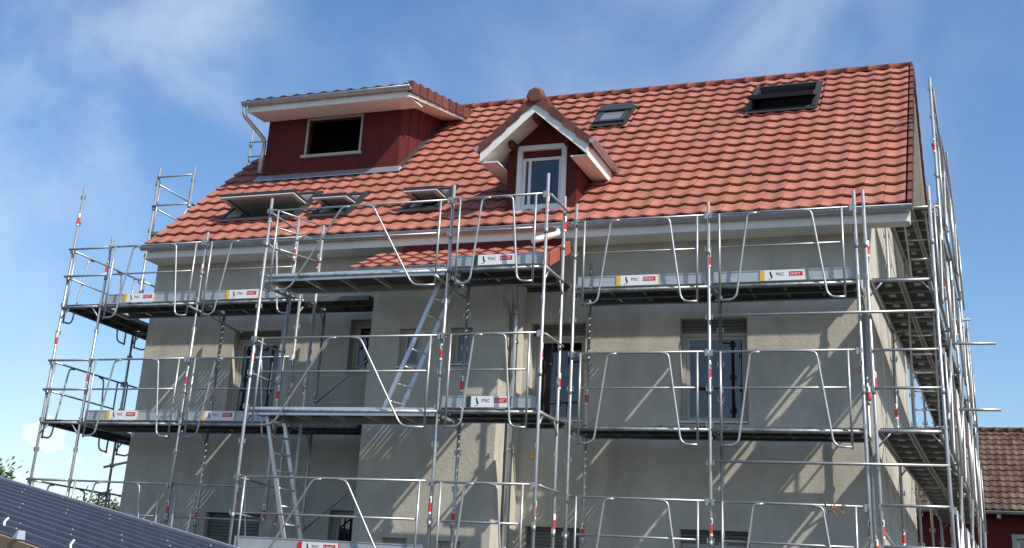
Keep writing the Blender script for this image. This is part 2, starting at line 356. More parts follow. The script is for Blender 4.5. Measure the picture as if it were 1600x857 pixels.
def window(parent, x0, x1, z0, z1, y, sashes=1, shutter=0., closed=False, depth=.15, fr=.055, sill=True, frame_mat=None, name='window'):
    fm = frame_mat or M_BEIGE; yy = y + depth; e = .003
    zt = z1 - shutter*.0 - e
    mb = MB()
    xa, xb, za, zb = x0+e, x1-e, z0+e, z1-e
    if shutter: zb = z1 - shutter
    mb.box(xa, xa+fr, yy, yy+.06, za, zb); mb.box(xb-fr, xb, yy, yy+.06, za, zb)
    mb.box(xa+fr, xb-fr, yy+.001, yy+.059, za, za+fr); mb.box(xa+fr, xb-fr, yy+.001, yy+.059, zb-fr, zb)
    w = part(name, mb, fm, parent)
    # sash
    n = sashes; iw = (xb-xa-2*fr)/n
    for k in range(n):
        a = xa+fr+k*iw+.004; b = a+iw-.008; c0 = za+fr+.004; c1 = zb-fr-.004; s = .05
        ms = MB(); ms.box(a, a+s, yy+.012, yy+.055, c0, c1); ms.box(b-s, b, yy+.012, yy+.055, c0, c1); ms.box(a+s, b-s, yy+.013, yy+.054, c0, c0+s); ms.box(a+s, b-s, yy+.013, yy+.054, c1-s, c1)
        part('sash', ms, fm, w)
        part('pane', MB().box(a+s, b-s, yy+.03, yy+.036, c0+s, c1-s), M_GLASS, w)
    if shutter:
        nS = max(2, int(shutter/.045)); ms = MB()
        for k in range(nS):
            h = shutter/nS; z = zb + k*h; ms.box(xa, xb, yy-.02+.006*(k % 2), yy+.02, z+.002, z+h-.006)
        part('shutter', ms, M_SHUT, w)
    if closed:
        nS = int((zb-za)/.05); ms = MB()
        for k in range(nS):
            h = (zb-za)/nS; z = za+k*h; ms.hexa([(xa+.02, yy-.03, z+.003), (xb-.02, yy-.03, z+.003), (xb-.02, yy-.02, z+.003), (xa+.02, yy-.02, z+.003), (xa+.02, yy-.024, z+h-.004), (xb-.02, yy-.024, z+h-.004), (xb-.02, yy-.015, z+h-.004), (xa+.02, yy-.015, z+h-.004)])
        part('shutter', ms, M_SHUT, w)
        ms = MB(); ms.box(xa, xa+.03, yy-.04, yy-.002, za, zb); ms.box(xb-.03, xb, yy-.04, yy-.002, za, zb); part('shutter_rail', ms, M_SHUT, w)
    if sill:
        part('sill', MB().hexa([(x0+e, y-.045, z0+.004), (x1-e, y-.045, z0+.004), (x1-e, yy, z0+.012), (x0+e, yy, z0+.012), (x0+e, y-.045, z0+.03), (x1-e, y-.045, z0+.03), (x1-e, yy, z0+.045), (x0+e, yy, z0+.045)]), M_ZINC, w)
    return w
window(house, *openings[0], 0, shutter=.19, depth=.17)
window(house, *openings[1], 0, shutter=.17, depth=.17)
window(house, *openings[2], 0, shutter=.12, depth=.17)
window(house, *openings[3], 0, sashes=1, depth=.15)
window(house, *openings[4], 0, closed=True, depth=.14)
window(house, *openings[5], 0, depth=.14)
window(house, *openings[6], 0, closed=True, shutter=.1, depth=.13, sill=False)
window(house, *openings[7], 0, shutter=.18, depth=.15)
for o in a_open: window(house, *o, AY, depth=.10, fr=.04)

# ---- main roof
roof = MB()
y_in = lambda y: y
SLN = math.hypot(RY-EY, RZ-EZ)
SKY = [(-11.05, -9.47, .12, .92), (-9.10, -8.41, .10, .76), (-7.32, -6.67, .08, .75), (-4.87, -4.24, 2.92, 3.62), (-1.94, -.75, 2.93, 3.98)]
def slope_pt(a, d, t):
    n = Vector((0, -SL, 1)).normalized(); return Vector((a, EY+t/SLN*(RY-EY), EZ+t/SLN*(RZ-EZ))) - n*(.035+d)
cy = (RY-EY)/SLN
roof = wall_panel(RX0+.03, RX1-.03, 0, SLN, [(x0+.062, x1-.062, (y0-EY)/cy+.062, (y1-EY)/cy-.062) for x0, x1, y0, y1 in SKY], slope_pt, .065)
p = [slope_pt(RX0+.03, .065, 0), slope_pt(RX1-.03, .065, 0), slope_pt(RX1-.03, .065, SLN), slope_pt(RX0+.03, .065, SLN), slope_pt(RX0+.03, 0, 0), slope_pt(RX1-.03, 0, 0), slope_pt(RX1-.03, 0, SLN), slope_pt(RX0+.03, 0, SLN)]
for q in p: q.y = 2*RY - q.y
roof.hexa(p)
roof_o = part('roof', roof, M_UNDER, house)
# footprints where no tile lies: (x0, x1, y0, y1)
def skip(c):
    if -11.2 < c.x < -8.45 and 1.85 < c.y < 4.2: return True
    if -5.25 < c.x < -4.35 and -.05 < c.y < 1.2: return True
    return False
eyv = Vector((0, RY-EY, RZ-EZ)); NX = int(round((RX1-RX0-.06)/MAIN_W)); NR = 18
MAIN_W2 = (RX1-RX0-.06)/NX
fld = tile_field((RX0, EY-.02, EZ-.045+.0), (1, 0, 0), eyv, NX, NR, MAIN_W2, MAIN_EXP, skip)
# tiles that meet a roof window are cut to fit its frame
cut = []; whole = []; TL = .42
ezn_ = Vector((0, -SL, 1)).normalized(); eyn_ = eyv.normalized()
for M_, c in fld:
    hit = None
    x = c.x - MAIN_W2/2; t = (c.y-EY)/cy - MAIN_EXP/2
    for x0, x1, y0, y1 in SKY:
        s0, s1 = (y0-EY)/cy, (y1-EY)/cy
        if x < x1 and x+MAIN_W2 > x0 and t < s1 and t+MAIN_EXP > s0: hit = (x0, x1, s0, s1)
    if not hit: whole.append((M_, c)); continue
    x0, x1, s0, s1 = hit
    def piece(px0, px1, pt0, pt1):
        if px1-px0 < .025 or pt1-pt0 < .025: return
        sx = (px1-px0)/MAIN_W2; sy = (pt1-pt0)/TL
        o = M_.translation + Vector((1, 0, 0))*(px0-x) + eyn_*(pt0-t)
        cut.append((frame3(o, Vector((1, 0, 0)), eyn_, ezn_) @ Matrix.Diagonal((sx, sy, 1, 1)), c))
    piece(x, min(x0, x+MAIN_W2), t, t+TL); piece(max(x1, x), x+MAIN_W2, t, t+TL)
    a_, b_ = max(x, x0), min(x+MAIN_W2, x1)
    if t < s0: piece(a_, b_, t, s0)
    if t+MAIN_EXP > s1: piece(a_, b_, s1, t+TL)
fld = whole + cut
def shown(ctr):
    u, v, d = project(ctr)
    vis = 0 <= u <= 1600 and 0 <= v <= 857
    if -11.4 < ctr.x < -8.3 and ctr.y > 1.7: vis = False
    return vis
order = sorted(range(len(fld)), key=lambda k: (0 if shown(fld[k][1]) else 1, (fld[k][1]-CAM).length))
near = set(order[:300])
for k in sorted(near): put('roof_tile', TILE, roof_o, fld[k][0])
part('roof_tiles', tiles_joined(TILE, [fld[k] for k in range(len(fld)) if k not in near]), M_TILE, roof_o, kind='stuff')
back = tile_field((RX1, 2*RY-EY+.02, EZ-.045), (-1, 0, 0), (0, -(RY-EY), RZ-EZ), NX, NR, MAIN_W2, MAIN_EXP)
part('rear_roof_tiles', tiles_joined(TILE, back), M_TILE, roof_o, kind='stuff')
# ridge tiles
def half_round(L, r0, r1, th, mt, name, seg=8, collar=True):
    mb = MB()
    rings = [(0, r0), (L*.86, r1), (L*.86, r1+.014), (L, r1+.016)] if collar else [(0, r0), (L, r1)]
    for inner in (0, th):
        i = len(mb.v)
        for x, r in rings:
            for k in range(seg+1):
                t = math.pi*(-.08 + 1.16*k/seg); mb.v.append((x, (r-inner)*math.cos(t)*1.1, (r-inner)*math.sin(t)))
        for a in range(len(rings)-1):
            for k in range(seg):
                q = (i+a*(seg+1)+k, i+(a+1)*(seg+1)+k, i+(a+1)*(seg+1)+k+1, i+a*(seg+1)+k+1); mb.face(q if not inner else q[::-1], 0, not inner)
    for x, r in (rings[0], rings[-1]):
        for k in range(seg):
            t0 = math.pi*(-.08 + 1.16*k/seg); t1 = math.pi*(-.08 + 1.16*(k+1)/seg)
            mb.quad((x, r*math.cos(t0)*1.1, r*math.sin(t0)), (x, r*math.cos(t1)*1.1, r*math.sin(t1)), (x, (r-th)*math.cos(t1)*1.1, (r-th)*math.sin(t1)), (x, (r-th)*math.cos(t0)*1.1, (r-th)*math.sin(t0)))
    return mb.mesh(name, mt)
RT = half_round(.40, .115, .105, .02, M_RIDGE, 'ridge_tile')
nr = int((RX1-RX0)/.385)
for k in range(nr+1):
    put('ridge_tile', RT, roof_o, T(RX1-.40-k*.385+.01, RY, RZ-.035+random.uniform(-.003, .003)) @ Matrix.Rotation(rad(random.uniform(-.6, .6)), 4, 'Y'))
# verge tiles down the right gable
ez_n = Vector((0, -SL, 1)).normalized(); ey_n = eyv.normalized()
mb = MB(); mb.hexa([(-.035, 0, -.13), (.035, 0, -.13), (.028, .40, -.15), (-.028, .40, -.15), (-.035, 0, .062), (.035, 0, .062), (.028, .40, .032), (-.028, .40, .032)])
VT = mb.mesh('verge_tile', M_TILEB)
for k in range(NR):
    o = Vector((RX1+.0, EY-.02, EZ-.02)) + ey_n*(k*MAIN_EXP)
    put('verge_tile', VT, roof_o, frame3(o, Vector((1, 0, 0)), ey_n, ez_n))
    o2 = Vector((RX1, 2*RY-EY+.02, EZ-.02)) + Vector((0, -ey_n.y, ey_n.z))*(k*MAIN_EXP)
    put('verge_tile', VT, roof_o, frame3(o2, Vector((-1, 0, 0)), Vector((0, -ey_n.y, ey_n.z)), Vector((0, -ez_n.y, ez_n.z))))
# gable soffit and barge boards
for s in (1, -1):
    mb = MB()
    for xa, xb, d0, d1 in ((XR+.003, RX1-.04, .145, .118), (RX1-.038, RX1-.012, .24, .106)):
        q = []
        for d in (d0, d1):
            for x, t in ((xa, 0.02), (xb, 0.02), (xb, .985), (xa, .985)):
                p = Vector((x, EY+t*(RY-EY), EZ+t*(RZ-EZ))) - ez_n*d
                if s < 0: p.y = 2*RY-p.y
                q.append(p)
        mb.hexa(q)
    part('barge_board', mb, M_WHITE, roof_o)
# front eave
part('fascia', MB().box(RX0+.02, RX1-.045, -.475, -.445, 7.28, 7.46), M_WHITE, house)
part('soffit', MB().box(XL+.01, XR+.03, -.444, -.002, 7.282, 7.30), M_WHITE, house)
part('soffit_return', MB().box(XR+.032, RX1-.05, -.444, -.20, 7.282, 7.30), M_WHITE, house)
part('eave_end_board', MB().hexa([(RX1-.045, -.47, 7.275), (RX1-.02, -.47, 7.275), (RX1-.02, -.2, 7.30), (RX1-.045, -.2, 7.30), (RX1-.045, -.47, 7.44), (RX1-.02, -.47, 7.44), (RX1-.02, -.2, 7.66), (RX1-.045, -.2, 7.66)]), M_WHITE, house)
gut = part('gutter', gutter_mb(RX1-RX0+.08), M_ZINC, house, T(RX0-.05, -.56, 7.475))
for k in range(30):
    put('gutter_bracket', BRACKET, gut, T(RX0+.15+k*.44, -.56, 7.475))
mb = MB(); mb.box(RX0-.05, RX1+.03, 2*RY-EY+.0, 2*RY-EY+.03, 7.2, 7.5); part('rear_fascia', mb, M_WHITE, house)

# ---- pent roof over the stair tower
PY0, PZ0, PY1, PZ1 = -1.62, 6.60, -.50, 7.16
pe = Vector((0, PY1-PY0, PZ1-PZ0)); pen = pe.normalized(); pn = Vector((0, -pen.z, pen.y))
PX0, PX1 = -7.36, -4.16
mb = MB(); q = []
for d in (.09, .035):
    for x, t in ((PX0+.02, 0), (PX1-.03, 0), (PX1-.03, 1), (PX0+.02, 1)): q.append(Vector((x, PY0, PZ0)) + pe*t - pn*d)
mb.hexa(q); pent = part('pent_roof', mb, M_UNDER, house)
pw = (PX1-PX0-.05)/11; PTILE = tile_mesh('roof_tile', pw, .40, .026, .024, M_TILE, .040)
for M_, _ in tile_field((PX0, PY0-.03, PZ0-.045), (1, 0, 0), pe, 11, 4, pw, pe.length/4+.005): put('roof_tile', PTILE, pent, M_)
mb = MB(); q = []
for d in (.12, -.055):
    for x, t in ((PX1-.028, -.03), (PX1+.03, -.03), (PX1+.03, .99), (PX1-.028, .99)): q.append(Vector((x, PY0, PZ0)) + pe*t - pn*d)
mb.hexa(q); part('verge_trim', mb, M_RIDGE, pent)
part('flashing', MB().box(-7.0, -4.25, -.505, -.478, 7.12, 7.265), M_BURG, pent)
part('soffit', MB().box(PX0+.03, PX1-.03, PY0+.03, AY-.002, 6.46, 6.48), M_WHITE, pent)
part('fascia', MB().box(PX0+.03, PX1-.03, PY0+.0, PY0+.028, 6.46, 6.57), M_ZINC, pent)
pg = part('gutter', gutter_mb(PX1-PX0, .06), M_ZINC, pent, T(PX0, PY0-.075, 6.545))
for k in range(7): put('gutter_bracket', BRACKET, pent, T(PX0+.2+k*.46, PY0-.075, 6.547))
# rainwater pipes
mb = MB(); mb.tube(bend([(-4.55, PY0-.07, 6.5), (-4.60, PY0-.03, 6.36), (-4.915, -.72, 6.12), (-4.925, -.65, 5.95), (-4.925, -.60, .2)], .12, 5), .05, 10); dp = part('downpipe', mb, M_ZINC, house)
for z in (5.6, 4.0, 2.6): part('pipe_clip', MB().tube([(-4.925, -.635, z-.02), (-4.925, -.635, z+.02)], .058, 10), M_ZINC, dp)
mb = MB(); mb.tube(bend([(-4.32, -.56, 7.42), (-4.32, -.57, 7.32), (-4.52, -.72, 7.22), (-4.64, -.85, 7.14)], .08, 5), .05, 10); part('gutter_outlet', mb, M_PVC, house)
part('outlet_cap', MB().tube([(-4.77, -.03, 4.0), (-4.77, .0, 4.0)], .045, 12), M_YEL, house)

# ---- skylights
def skylight(x0, x1, y0, y1, tilt, pane_mat, sash_white=True, blind=False):
    o = Vector((x0, y0, roofz(y0))); ex = Vector((1, 0, 0)); M = frame3(o, ex, ey_n, ez_n); w = x1-x0; h = (y1-y0)/ey_n.y
    mb = MB(); b = .065; k0, k1 = -.08, .085
    mb.box(0, b, 0, h, k0, k1); mb.box(w-b, w, 0, h, k0, k1); mb.box(b, w-b, 0, b, k0, k1-.02); mb.box(b, w-b, h-b, h, k0, k1)
    sk = part('skylight', mb, M_DGREY, house, M)
    # flashing apron lying on the tiles
    fl = MB(); fl.box(-.03, w+.03, -.12, -.002, .050, .066); fl.box(-.035, -.002, -.05, h+.03, .028, .064); fl.box(w+.002, w+.035, -.05, h+.03, .028, .064); fl.box(-.035, w+.035, h+.002, h+.05, .03, .07)
    part('flashing', fl, M_DGREY, sk, M)
    rm = MB(); e = b-.004
    rm.box(e-.3, e-.28, e, h-e, -1.2, -.101); rm.box(w-e+.28, w-e+.3, e, h-e, -1.2, -.101); rm.box(e-.3, w-e+.3, e-.3, e-.28, -1.2, -.101); rm.box(e-.3, w-e+.3, h-e+.28, h-e+.3, -1.2, -.101); rm.box(e-.3, w-e+.3, e-.3, h-e+.3, -1.22, -1.2)
    part('room_lining', rm, M_PLASTER, sk, M)
    ln = MB(); ln.box(b+.001, b+.02, b, h-b, -.10, k1-.03); ln.box(w-b-.02, w-b-.001, b, h-b, -.10, k1-.03); ln.box(b+.021, w-b-.021, h-b-.02, h-b-.001, -.10, k1-.03); ln.box(b+.021, w-b-.021, b+.001, b+.02, -.10, k1-.03)
    part('lining', ln, M_PVC if sash_white else M_DGREY, sk, M)
    # sash turning about its middle axis
    S = M @ T(w/2, h*.5, k1+.004) @ Matrix.Rotation(rad(tilt), 4, 'X')
    ms = MB(); a, c = w/2-.012, h/2-.01; s = .095
    for lo, hi, mi in ((-.055, -.040, 1), (-.0395, .022, 0)):
        ms.box(-a, -a+s, -c, c, lo, hi, mi); ms.box(a-s, a, -c, c, lo, hi, mi); ms.box(-a+s, a-s, -c, -c+s, lo, hi, mi); ms.box(-a+s, a-s, c-s, c, lo, hi, mi)
    part('sash', ms, [M_DGREY, M_PVC if sash_white else M_DGREY], sk, S)
    part('pane', MB().box(-a+s, a-s, -c+s, c-s, -.014, -.002), pane_mat, sk, S)
    part('cover', MB().box(-a-.03, a+.03, c*.30, c+.03, .024, .05), M_DGREY, sk, S)
    return sk
skylight(*SKY[0], -46, M_PALEPANE); skylight(*SKY[1], -41, M_PALEPANE); skylight(*SKY[2], -43, M_PALEPANE)
skylight(*SKY[3], 0, M_GLASSL, False); skylight(*SKY[4], -20, M_GLASST, False)

# ---- wide shed dormer
D0, D1, DY = -11.30, -8.34, 1.70; DZ0, DZ1 = 9.35, 10.80
WX0, WX1, WZ0, WZ1 = -10.37, -9.20, 9.93, 10.68
dormer = part('wide_dormer', wall_panel(D0+.03, D1-.03, 9.2, 10.88, [(WX0, WX1, WZ0, WZ1)], lambda a, d, z: (a, DY+.03+d, z), .12), M_BURG, house, label='wide burgundy dormer with an empty window opening')
edges = [D0, -10.372, -9.198, -8.73, D1]
def panel(x0, x1, z0, z1, sides=0): part('cladding_panel', MB().box(x0+.003, x1-.003, DY, DY+.028, z0, z1), M_BURG, dormer)
panel(D0, WX0-.03, DZ0, DZ1); panel(WX1+.03, -8.74, DZ0, DZ1); panel(-8.74, D1, DZ0, DZ1); panel(WX0-.03, WX1+.03, DZ0, WZ0-.035); panel(WX0-.03, WX1+.03, WZ1+.03, DZ1)
def droof(y): return 10.93 + (y-1.05)*.205     # top of the dormer roof at x
ys = [DY+.0, 2.10, 2.50, 2.90, 3.30, 3.70, 4.02]
for x0, x1 in ((D1-.028, D1), (D0, D0+.028)):
    for ya, yb in zip(ys, ys[1:]):
        mb = MB(); zt = lambda y: droof(y)-.16
        za, zb = roofz(ya)-.15, min(roofz(yb)-.15, zt(yb)-.02)
        ya2 = ya + (.03 if ya == ys[0] else .003)
        mb.hexa([(x0, ya2, za), (x1, ya2, za), (x1, yb-.003, zb), (x0, yb-.003, zb), (x0, ya2, zt(ya)), (x1, ya2, zt(ya)), (x1, yb-.003, zt(yb)), (x0, yb-.003, zt(yb))])
        part('cladding_panel', mb, M_BURG, dormer)
        bx = x1 if x0 > -9 else x0
        if ya > DY+.1: part('cover_strip', MB().hexa([(bx-.012, ya-.02, za), (bx+.012, ya-.02, za), (bx+.012, ya+.02, za), (bx-.012, ya+.02, za), (bx-.012, ya-.02, zt(ya)), (bx+.012, ya-.02, zt(ya)), (bx+.012, ya+.02, zt(ya)), (bx-.012, ya+.02, zt(ya))]), M_BURG, dormer)
mb = MB(); t = .035; yy = DY-.02
mb.box(WX0-t, WX0, yy, yy+.07, WZ0-t, WZ1+t); mb.box(WX1, WX1+t, yy, yy+.07, WZ0-t, WZ1+t); mb.box(WX0, WX1, yy+.001, yy+.069, WZ1, WZ1+t)
part('window_frame', mb, M_BEIGE, dormer)
part('sill', MB().box(WX0-.09, WX1+.07, DY-.06, DY+.08, WZ0-.055, WZ0-.002), M_BEIGE, dormer)
part('dark_backing', MB().box(D0+.2, D1-.2, 2.6, 2.62, 9.3, 10.8), M_DARK, dormer)  # added near-black sheet, paints the darkness inside the empty opening
part('lead_flashing', MB().hexa([(D0-.12, DY-.13, roofz(DY-.13)+.060), (D1+.10, DY-.13, roofz(DY-.13)+.060), (D1+.10, DY-.004, roofz(DY)+.055), (D0-.12, DY-.004, roofz(DY)+.055), (D0-.12, DY-.13, roofz(DY-.13)+.075), (D1+.10, DY-.13, roofz(DY-.13)+.075), (D1+.06, DY-.004, roofz(DY)+.10), (D0-.08, DY-.004, roofz(DY)+.10)]), M_ZINC, dormer)
E0, E1, EYD = -11.45, -7.88, 1.05
def drp(x, t, d):
    y = EYD + t*(4.25-EYD); return Vector((x, y, droof(y)-d))
for nm, d0, d1, xa, xb, mt in (('roof_deck', .10, .04, E0+.02, E1-.04, M_UNDER),):
    part(nm, MB().hexa([drp(xa, 0, d0), drp(xb, 0, d0), drp(xb, 1, d0), drp(xa, 1, d0), drp(xa, 0, d1), drp(xb, 0, d1), drp(xb, 1, d1), drp(xa, 1, d1)]), mt, dormer)
part('soffit', MB().hexa([drp(E0+.03, .01, .235), drp(E1-.03, .01, .235), Vector((E1-.03, DY-.003, 10.735)), Vector((E0+.03, DY-.003, 10.735)), drp(E0+.03, .01, .215), drp(E1-.03, .01, .215), Vector((E1-.03, DY-.003, 10.755)), Vector((E0+.03, DY-.003, 10.755))]), M_WHITE, dormer)
part('fascia', MB().box(E0+.01, E1-.005, EYD, EYD+.028, 10.685, 10.86), M_WHITE, dormer)
for xa, xb in ((E1-.03, E1-.003), (E0+.003, E0+.03)):
    part('barge_board', MB().hexa([drp(xa, .012, .235), drp(xb, .012, .235), drp(xb, .93, .20), drp(xa, .93, .20), drp(xa, .012, .05), drp(xb, .012, .05), drp(xb, .93, .05), drp(xa, .93, .05)]), M_WHITE, dormer)
part('side_soffit', MB().hexa([drp(D1+.003, .2, .19), drp(E1-.032, .2, .19), drp(E1-.032, .9, .19), drp(D1+.003, .9, .19), drp(D1+.003, .2, .17), drp(E1-.032, .2, .17), drp(E1-.032, .9, .17), drp(D1+.003, .9, .17)]), M_WHITE, dormer)
dgut = part('gutter', gutter_mb(E1-E0+.10, .062), M_ZINC, dormer, T(E0-.07, EYD-.072, 10.865))
for k in range(9): put('gutter_bracket', BRACKET, dormer, T(E0+.12+k*.43, EYD-.076, 10.867))
mb = MB(); mb.tube(bend([(E0-.02, EYD-.07, 10.83), (E0-.02, EYD-.06, 10.62), (E0+.18, DY-.14, 10.28), (D0-.02, DY-.07, 10.1), (D0-.06, DY-.05, 9.62)], .10, 5), .042, 10); part('downpipe', mb, M_ZINC, dormer)
dtf = tile_field(drp(E0, -.015, .045), (1, 0, 0), (0, 1, .205), 12, 9, (E1-E0-.05)/12, .355)
part('roof_tiles', tiles_joined(TILE, dtf), M_TILEB, dormer, kind='stuff')
for k in range(9):
    y0 = EYD - .02 + k*.355; mb = MB(); x0, x1 = E1-.055, E1+.035
    y1 = y0+.340; e = random.uniform(-.004, .006)
    mb.hexa([(x0, y0, droof(y0)-.15), (x1+.008+e, y0, droof(y0)-.15), (x1-.006+e, y1, droof(y1)-.165), (x0, y1, droof(y1)-.165), (x0, y0, droof(y0)+.085), (x1+.008+e, y0, droof(y0)+.085), (x1-.006+e, y1, droof(y1)+.035), (x0, y1, droof(y1)+.035)])
    part('verge_tile', mb, M_TILEB, dormer)
part('side_flashing', MB().hexa([(D1+.0, DY, roofz(DY)+.03), (D1+.07, DY, roofz(DY)+.05), (D1+.07, 4.0, roofz(4.0)+.05), (D1, 4.0, roofz(4.0)+.03), (D1, DY, roofz(DY)+.09), (D1+.06, DY, roofz(DY)+.058), (D1+.06, 4.0, roofz(4.0)+.058), (D1, 4.0, roofz(4.0)+.09)]), M_DGREY, dormer)

# ---- small gabled dormer
SX0, SX1, SY = -5.39, -4.19, -.12; SXC = -4.785; SAP = 9.66; SHW = .89; SSL = .88
GX0, GX1, GZ0, GZ1 = -5.17, -4.42, 7.86, 8.97
def sz(x): return SAP - abs(x-SXC)*SSL
mb = wall_panel(SX0+.03, SX1-.03, 7.6, 9.0, [(GX0, GX1, GZ0, GZ1)], lambda a, d, z: (a, SY+.03+d, z), .10)
sdm = part('gabled_dormer', mb, M_BURG, house, label='small gabled burgundy dormer with a white window')
def poly_slab(pts, y0, y1):
    mb = MB(); n = len(pts); mb.v += [(x, y0, z) for x, z in pts] + [(x, y1, z) for x, z in pts]
    mb.face(list(range(n))); mb.face([n+k for k in reversed(range(n))])
    for k in range(n): mb.face(((k+1) % n, k, n+k, n+(k+1) % n))
    return mb
part('gable_cladding', poly_slab([(SX0, GZ1+.052), (SX1, GZ1+.052), (SX1, sz(SX1)-.14), (SXC, SAP-.14), (SX0, sz(SX0)-.14)], SY, SY+.028), M_BURG, sdm)
part('cladding_panel', MB().box(SX0, GX0-.052, SY, SY+.028, 7.62, GZ1+.048), M_BURG, sdm)
part('cladding_panel', MB().box(GX1+.052, SX1, SY, SY+.028, 7.62, GZ1+.048), M_BURG, sdm)
for x0, x1 in ((SX1-.028, SX1), (SX0, SX0+.028)):
    ysd = [SY+.03, .30, .66, 1.0]
    for ya, yb in zip(ysd, ysd[1:]):
        zt = sz(SX1)-.12; za, zb = roofz(ya)-.15, min(roofz(yb)-.15, zt-.02)
        part('cladding_panel', MB().hexa([(x0, ya+.003, za), (x1, ya+.003, za), (x1, yb-.003, zb), (x0, yb-.003, zb), (x0, ya+.003, zt), (x1, ya+.003, zt), (x1, yb-.003, zt), (x0, yb-.003, zt)]), M_BURG, sdm)
mb = MB(); yy = SY-.03; t = .085
mb.box(GX0-.05, GX0+t-.05, yy, yy+.14, GZ0, GZ1+.045); mb.box(GX1+.05-t, GX1+.05, yy, yy+.14, GZ0, GZ1+.045); mb.box(GX0-.05+t, GX1+.05-t, yy+.001, yy+.139, GZ1+.045-t, GZ1+.045); mb.box(GX0-.05+t, GX1+.05-t, yy+.001, yy+.139, GZ0, GZ0+t)
part('window_frame', mb, M_PVC, sdm)
a0, a1 = GX0+.037, GX1-.037
part('shutter_box', MB().box(a0, a1, yy+.06, yy+.13, GZ1-.16, GZ1-.042), M_BURG, sdm)
mb = MB(); s = .05; z0, z1 = GZ0+.087, GZ1-.165
mb.box(a0, a0+s, yy+.05, yy+.11, z0, z1); mb.box(a1-s, a1, yy+.05, yy+.11, z0, z1); mb.box(a0+s, a1-s, yy+.051, yy+.109, z0, z0+s); mb.box(a0+s, a1-s, yy+.051, yy+.109, z1-s, z1)
mb.box(a0+.10, a0+.145, yy+.052, yy+.108, z0+s, z1-s)
part('sash', mb, M_PVC, sdm)
part('pane', MB().box(a0+s, a1-s, yy+.075, yy+.081, z0+s, z1-s), M_GLASS, sdm)
part('sill', MB().box(GX0-.13, GX1+.09, yy-.07, yy+.06, GZ0-.04, GZ0-.002), M_PVC, sdm)
SF = -.62     # front of the dormer roof overhang
for sg in (-1, 1):
    def rp(t, y, d): x = SXC + sg*t*SHW; return Vector((x, y, SAP - t*SHW*SSL - d))
    yb0, yb1 = 2.0, 1.15
    def slab(d0, d1, t0, t1, ya, ybk0, ybk1): 
        q = [rp(t0, ya, d0), rp(t1, ya, d0), rp(t1, ybk1, d0), rp(t0, ybk0, d0), rp(t0, ya, d1), rp(t1, ya, d1), rp(t1, ybk1, d1), rp(t0, ybk0, d1)]
        return MB().hexa(q)
    part('roof_deck', slab(.11, .05, 0, .98, SF+.03, yb0, yb1), M_UNDER, sdm)
    part('soffit', slab(.20, .18, .0 if sg < 0 else .002, 1.0, SF+.035, .2, .9), M_WHITE, sdm)
    part('barge_board', slab(.25, .045, 0 if sg < 0 else .001, 1.03, SF, SF+.03, SF+.03), M_WHITE, sdm)
    part('eave_fascia', slab(.27, .03, .98, 1.02, SF+.031, .95, .95), M_WHITE, sdm)
    part('eave_soffit', MB().hexa([(SXC+sg*.62, SF+.05, 8.60), (SXC+sg*SHW*1.0, SF+.05, 8.60), (SXC+sg*SHW*1.0, .85, 8.60), (SXC+sg*.62, .85, 8.60), (SXC+sg*.62, SF+.05, 8.62), (SXC+sg*SHW*1.0, SF+.05, 8.62), (SXC+sg*SHW*1.0, .85, 8.62), (SXC+sg*.62, .85, 8.62)]), M_WHITE, sdm)
    # tiles on the slope
    exv = Vector((0, -sg*1.0, 0)) if sg < 0 else Vector((0, 1, 0))
    uv = Vector((-sg*1.0, 0, SSL)).normalized(); SLEN = SHW*math.hypot(1, SSL)
    if sg > 0: o = Vector((SXC+SHW*1.05, SF+.02, SAP-SHW*1.05*SSL-.05)); ex = Vector((0, 1, 0))
    else: o = Vector((SXC-SHW*1.05, SF+.02+8*.29, SAP-SHW*1.05*SSL-.05)); ex = Vector((0, -1, 0))
    tf = tile_field(o, ex, uv, 8, 4, .29, SLEN*1.04/4, lambda c: c.z < roofz(c.y)-.25)
    part('roof_tiles', tiles_joined(TILE, tf), M_TILE, sdm, kind='stuff')
    # big dark verge tiles along the front
    for k in range(4):
        t0, t1 = 1.06-k*.262, 1.06-(k+1)*.262+.010
        q = []
        for d in (.07, -.085):
            for t, y, e in ((t0, SF-.03, 0), (t1, SF-.03, .034), (t1, SF+.22, .034), (t0, SF+.22, 0)): q.append(rp(t, y, d+e))
        if sg < 0: q = q[3::-1] + q[:3:-1]
        part('verge_tile', MB().hexa(q), M_TILEB, sdm)
    gt = gutter_mb(1.55, .055)
    part('gutter', gt, M_ZINC, sdm, T(SXC+sg*(SHW*1.03+.06), SF-.02, SAP-SHW*SSL-.03) @ Matrix.Rotation(rad(90), 4, 'Z'))
SR = half_round(.40, .13, .12, .02, M_TILEB, 'ridge_tile')
for k in range(6): put('ridge_tile', SR, sdm, T(SXC, SF+.40+k*.37, SAP+.03) @ Matrix.Rotation(rad(-90), 4, 'Z'))
part('ridge_finial', MB().tube([(SXC, SF-.06, SAP+.03), (SXC, SF-.02, SAP+.03), (SXC, SF+.09, SAP+.03)], [.115, .155, .155], 8), M_TILEB, sdm)
part('purlin_end', MB().box(SXC-.045, SXC+.045, SF+.035, SY, SAP-.36, SAP-.21), M_BURG, sdm)
for sg in (-1, 1): part('purlin_end', MB().box(SXC+sg*.47-.04, SXC+sg*.47+.04, SF+.2, SY, sz(SXC+.47)-.33, sz(SXC+.47)-.22), M_BURG, sdm)

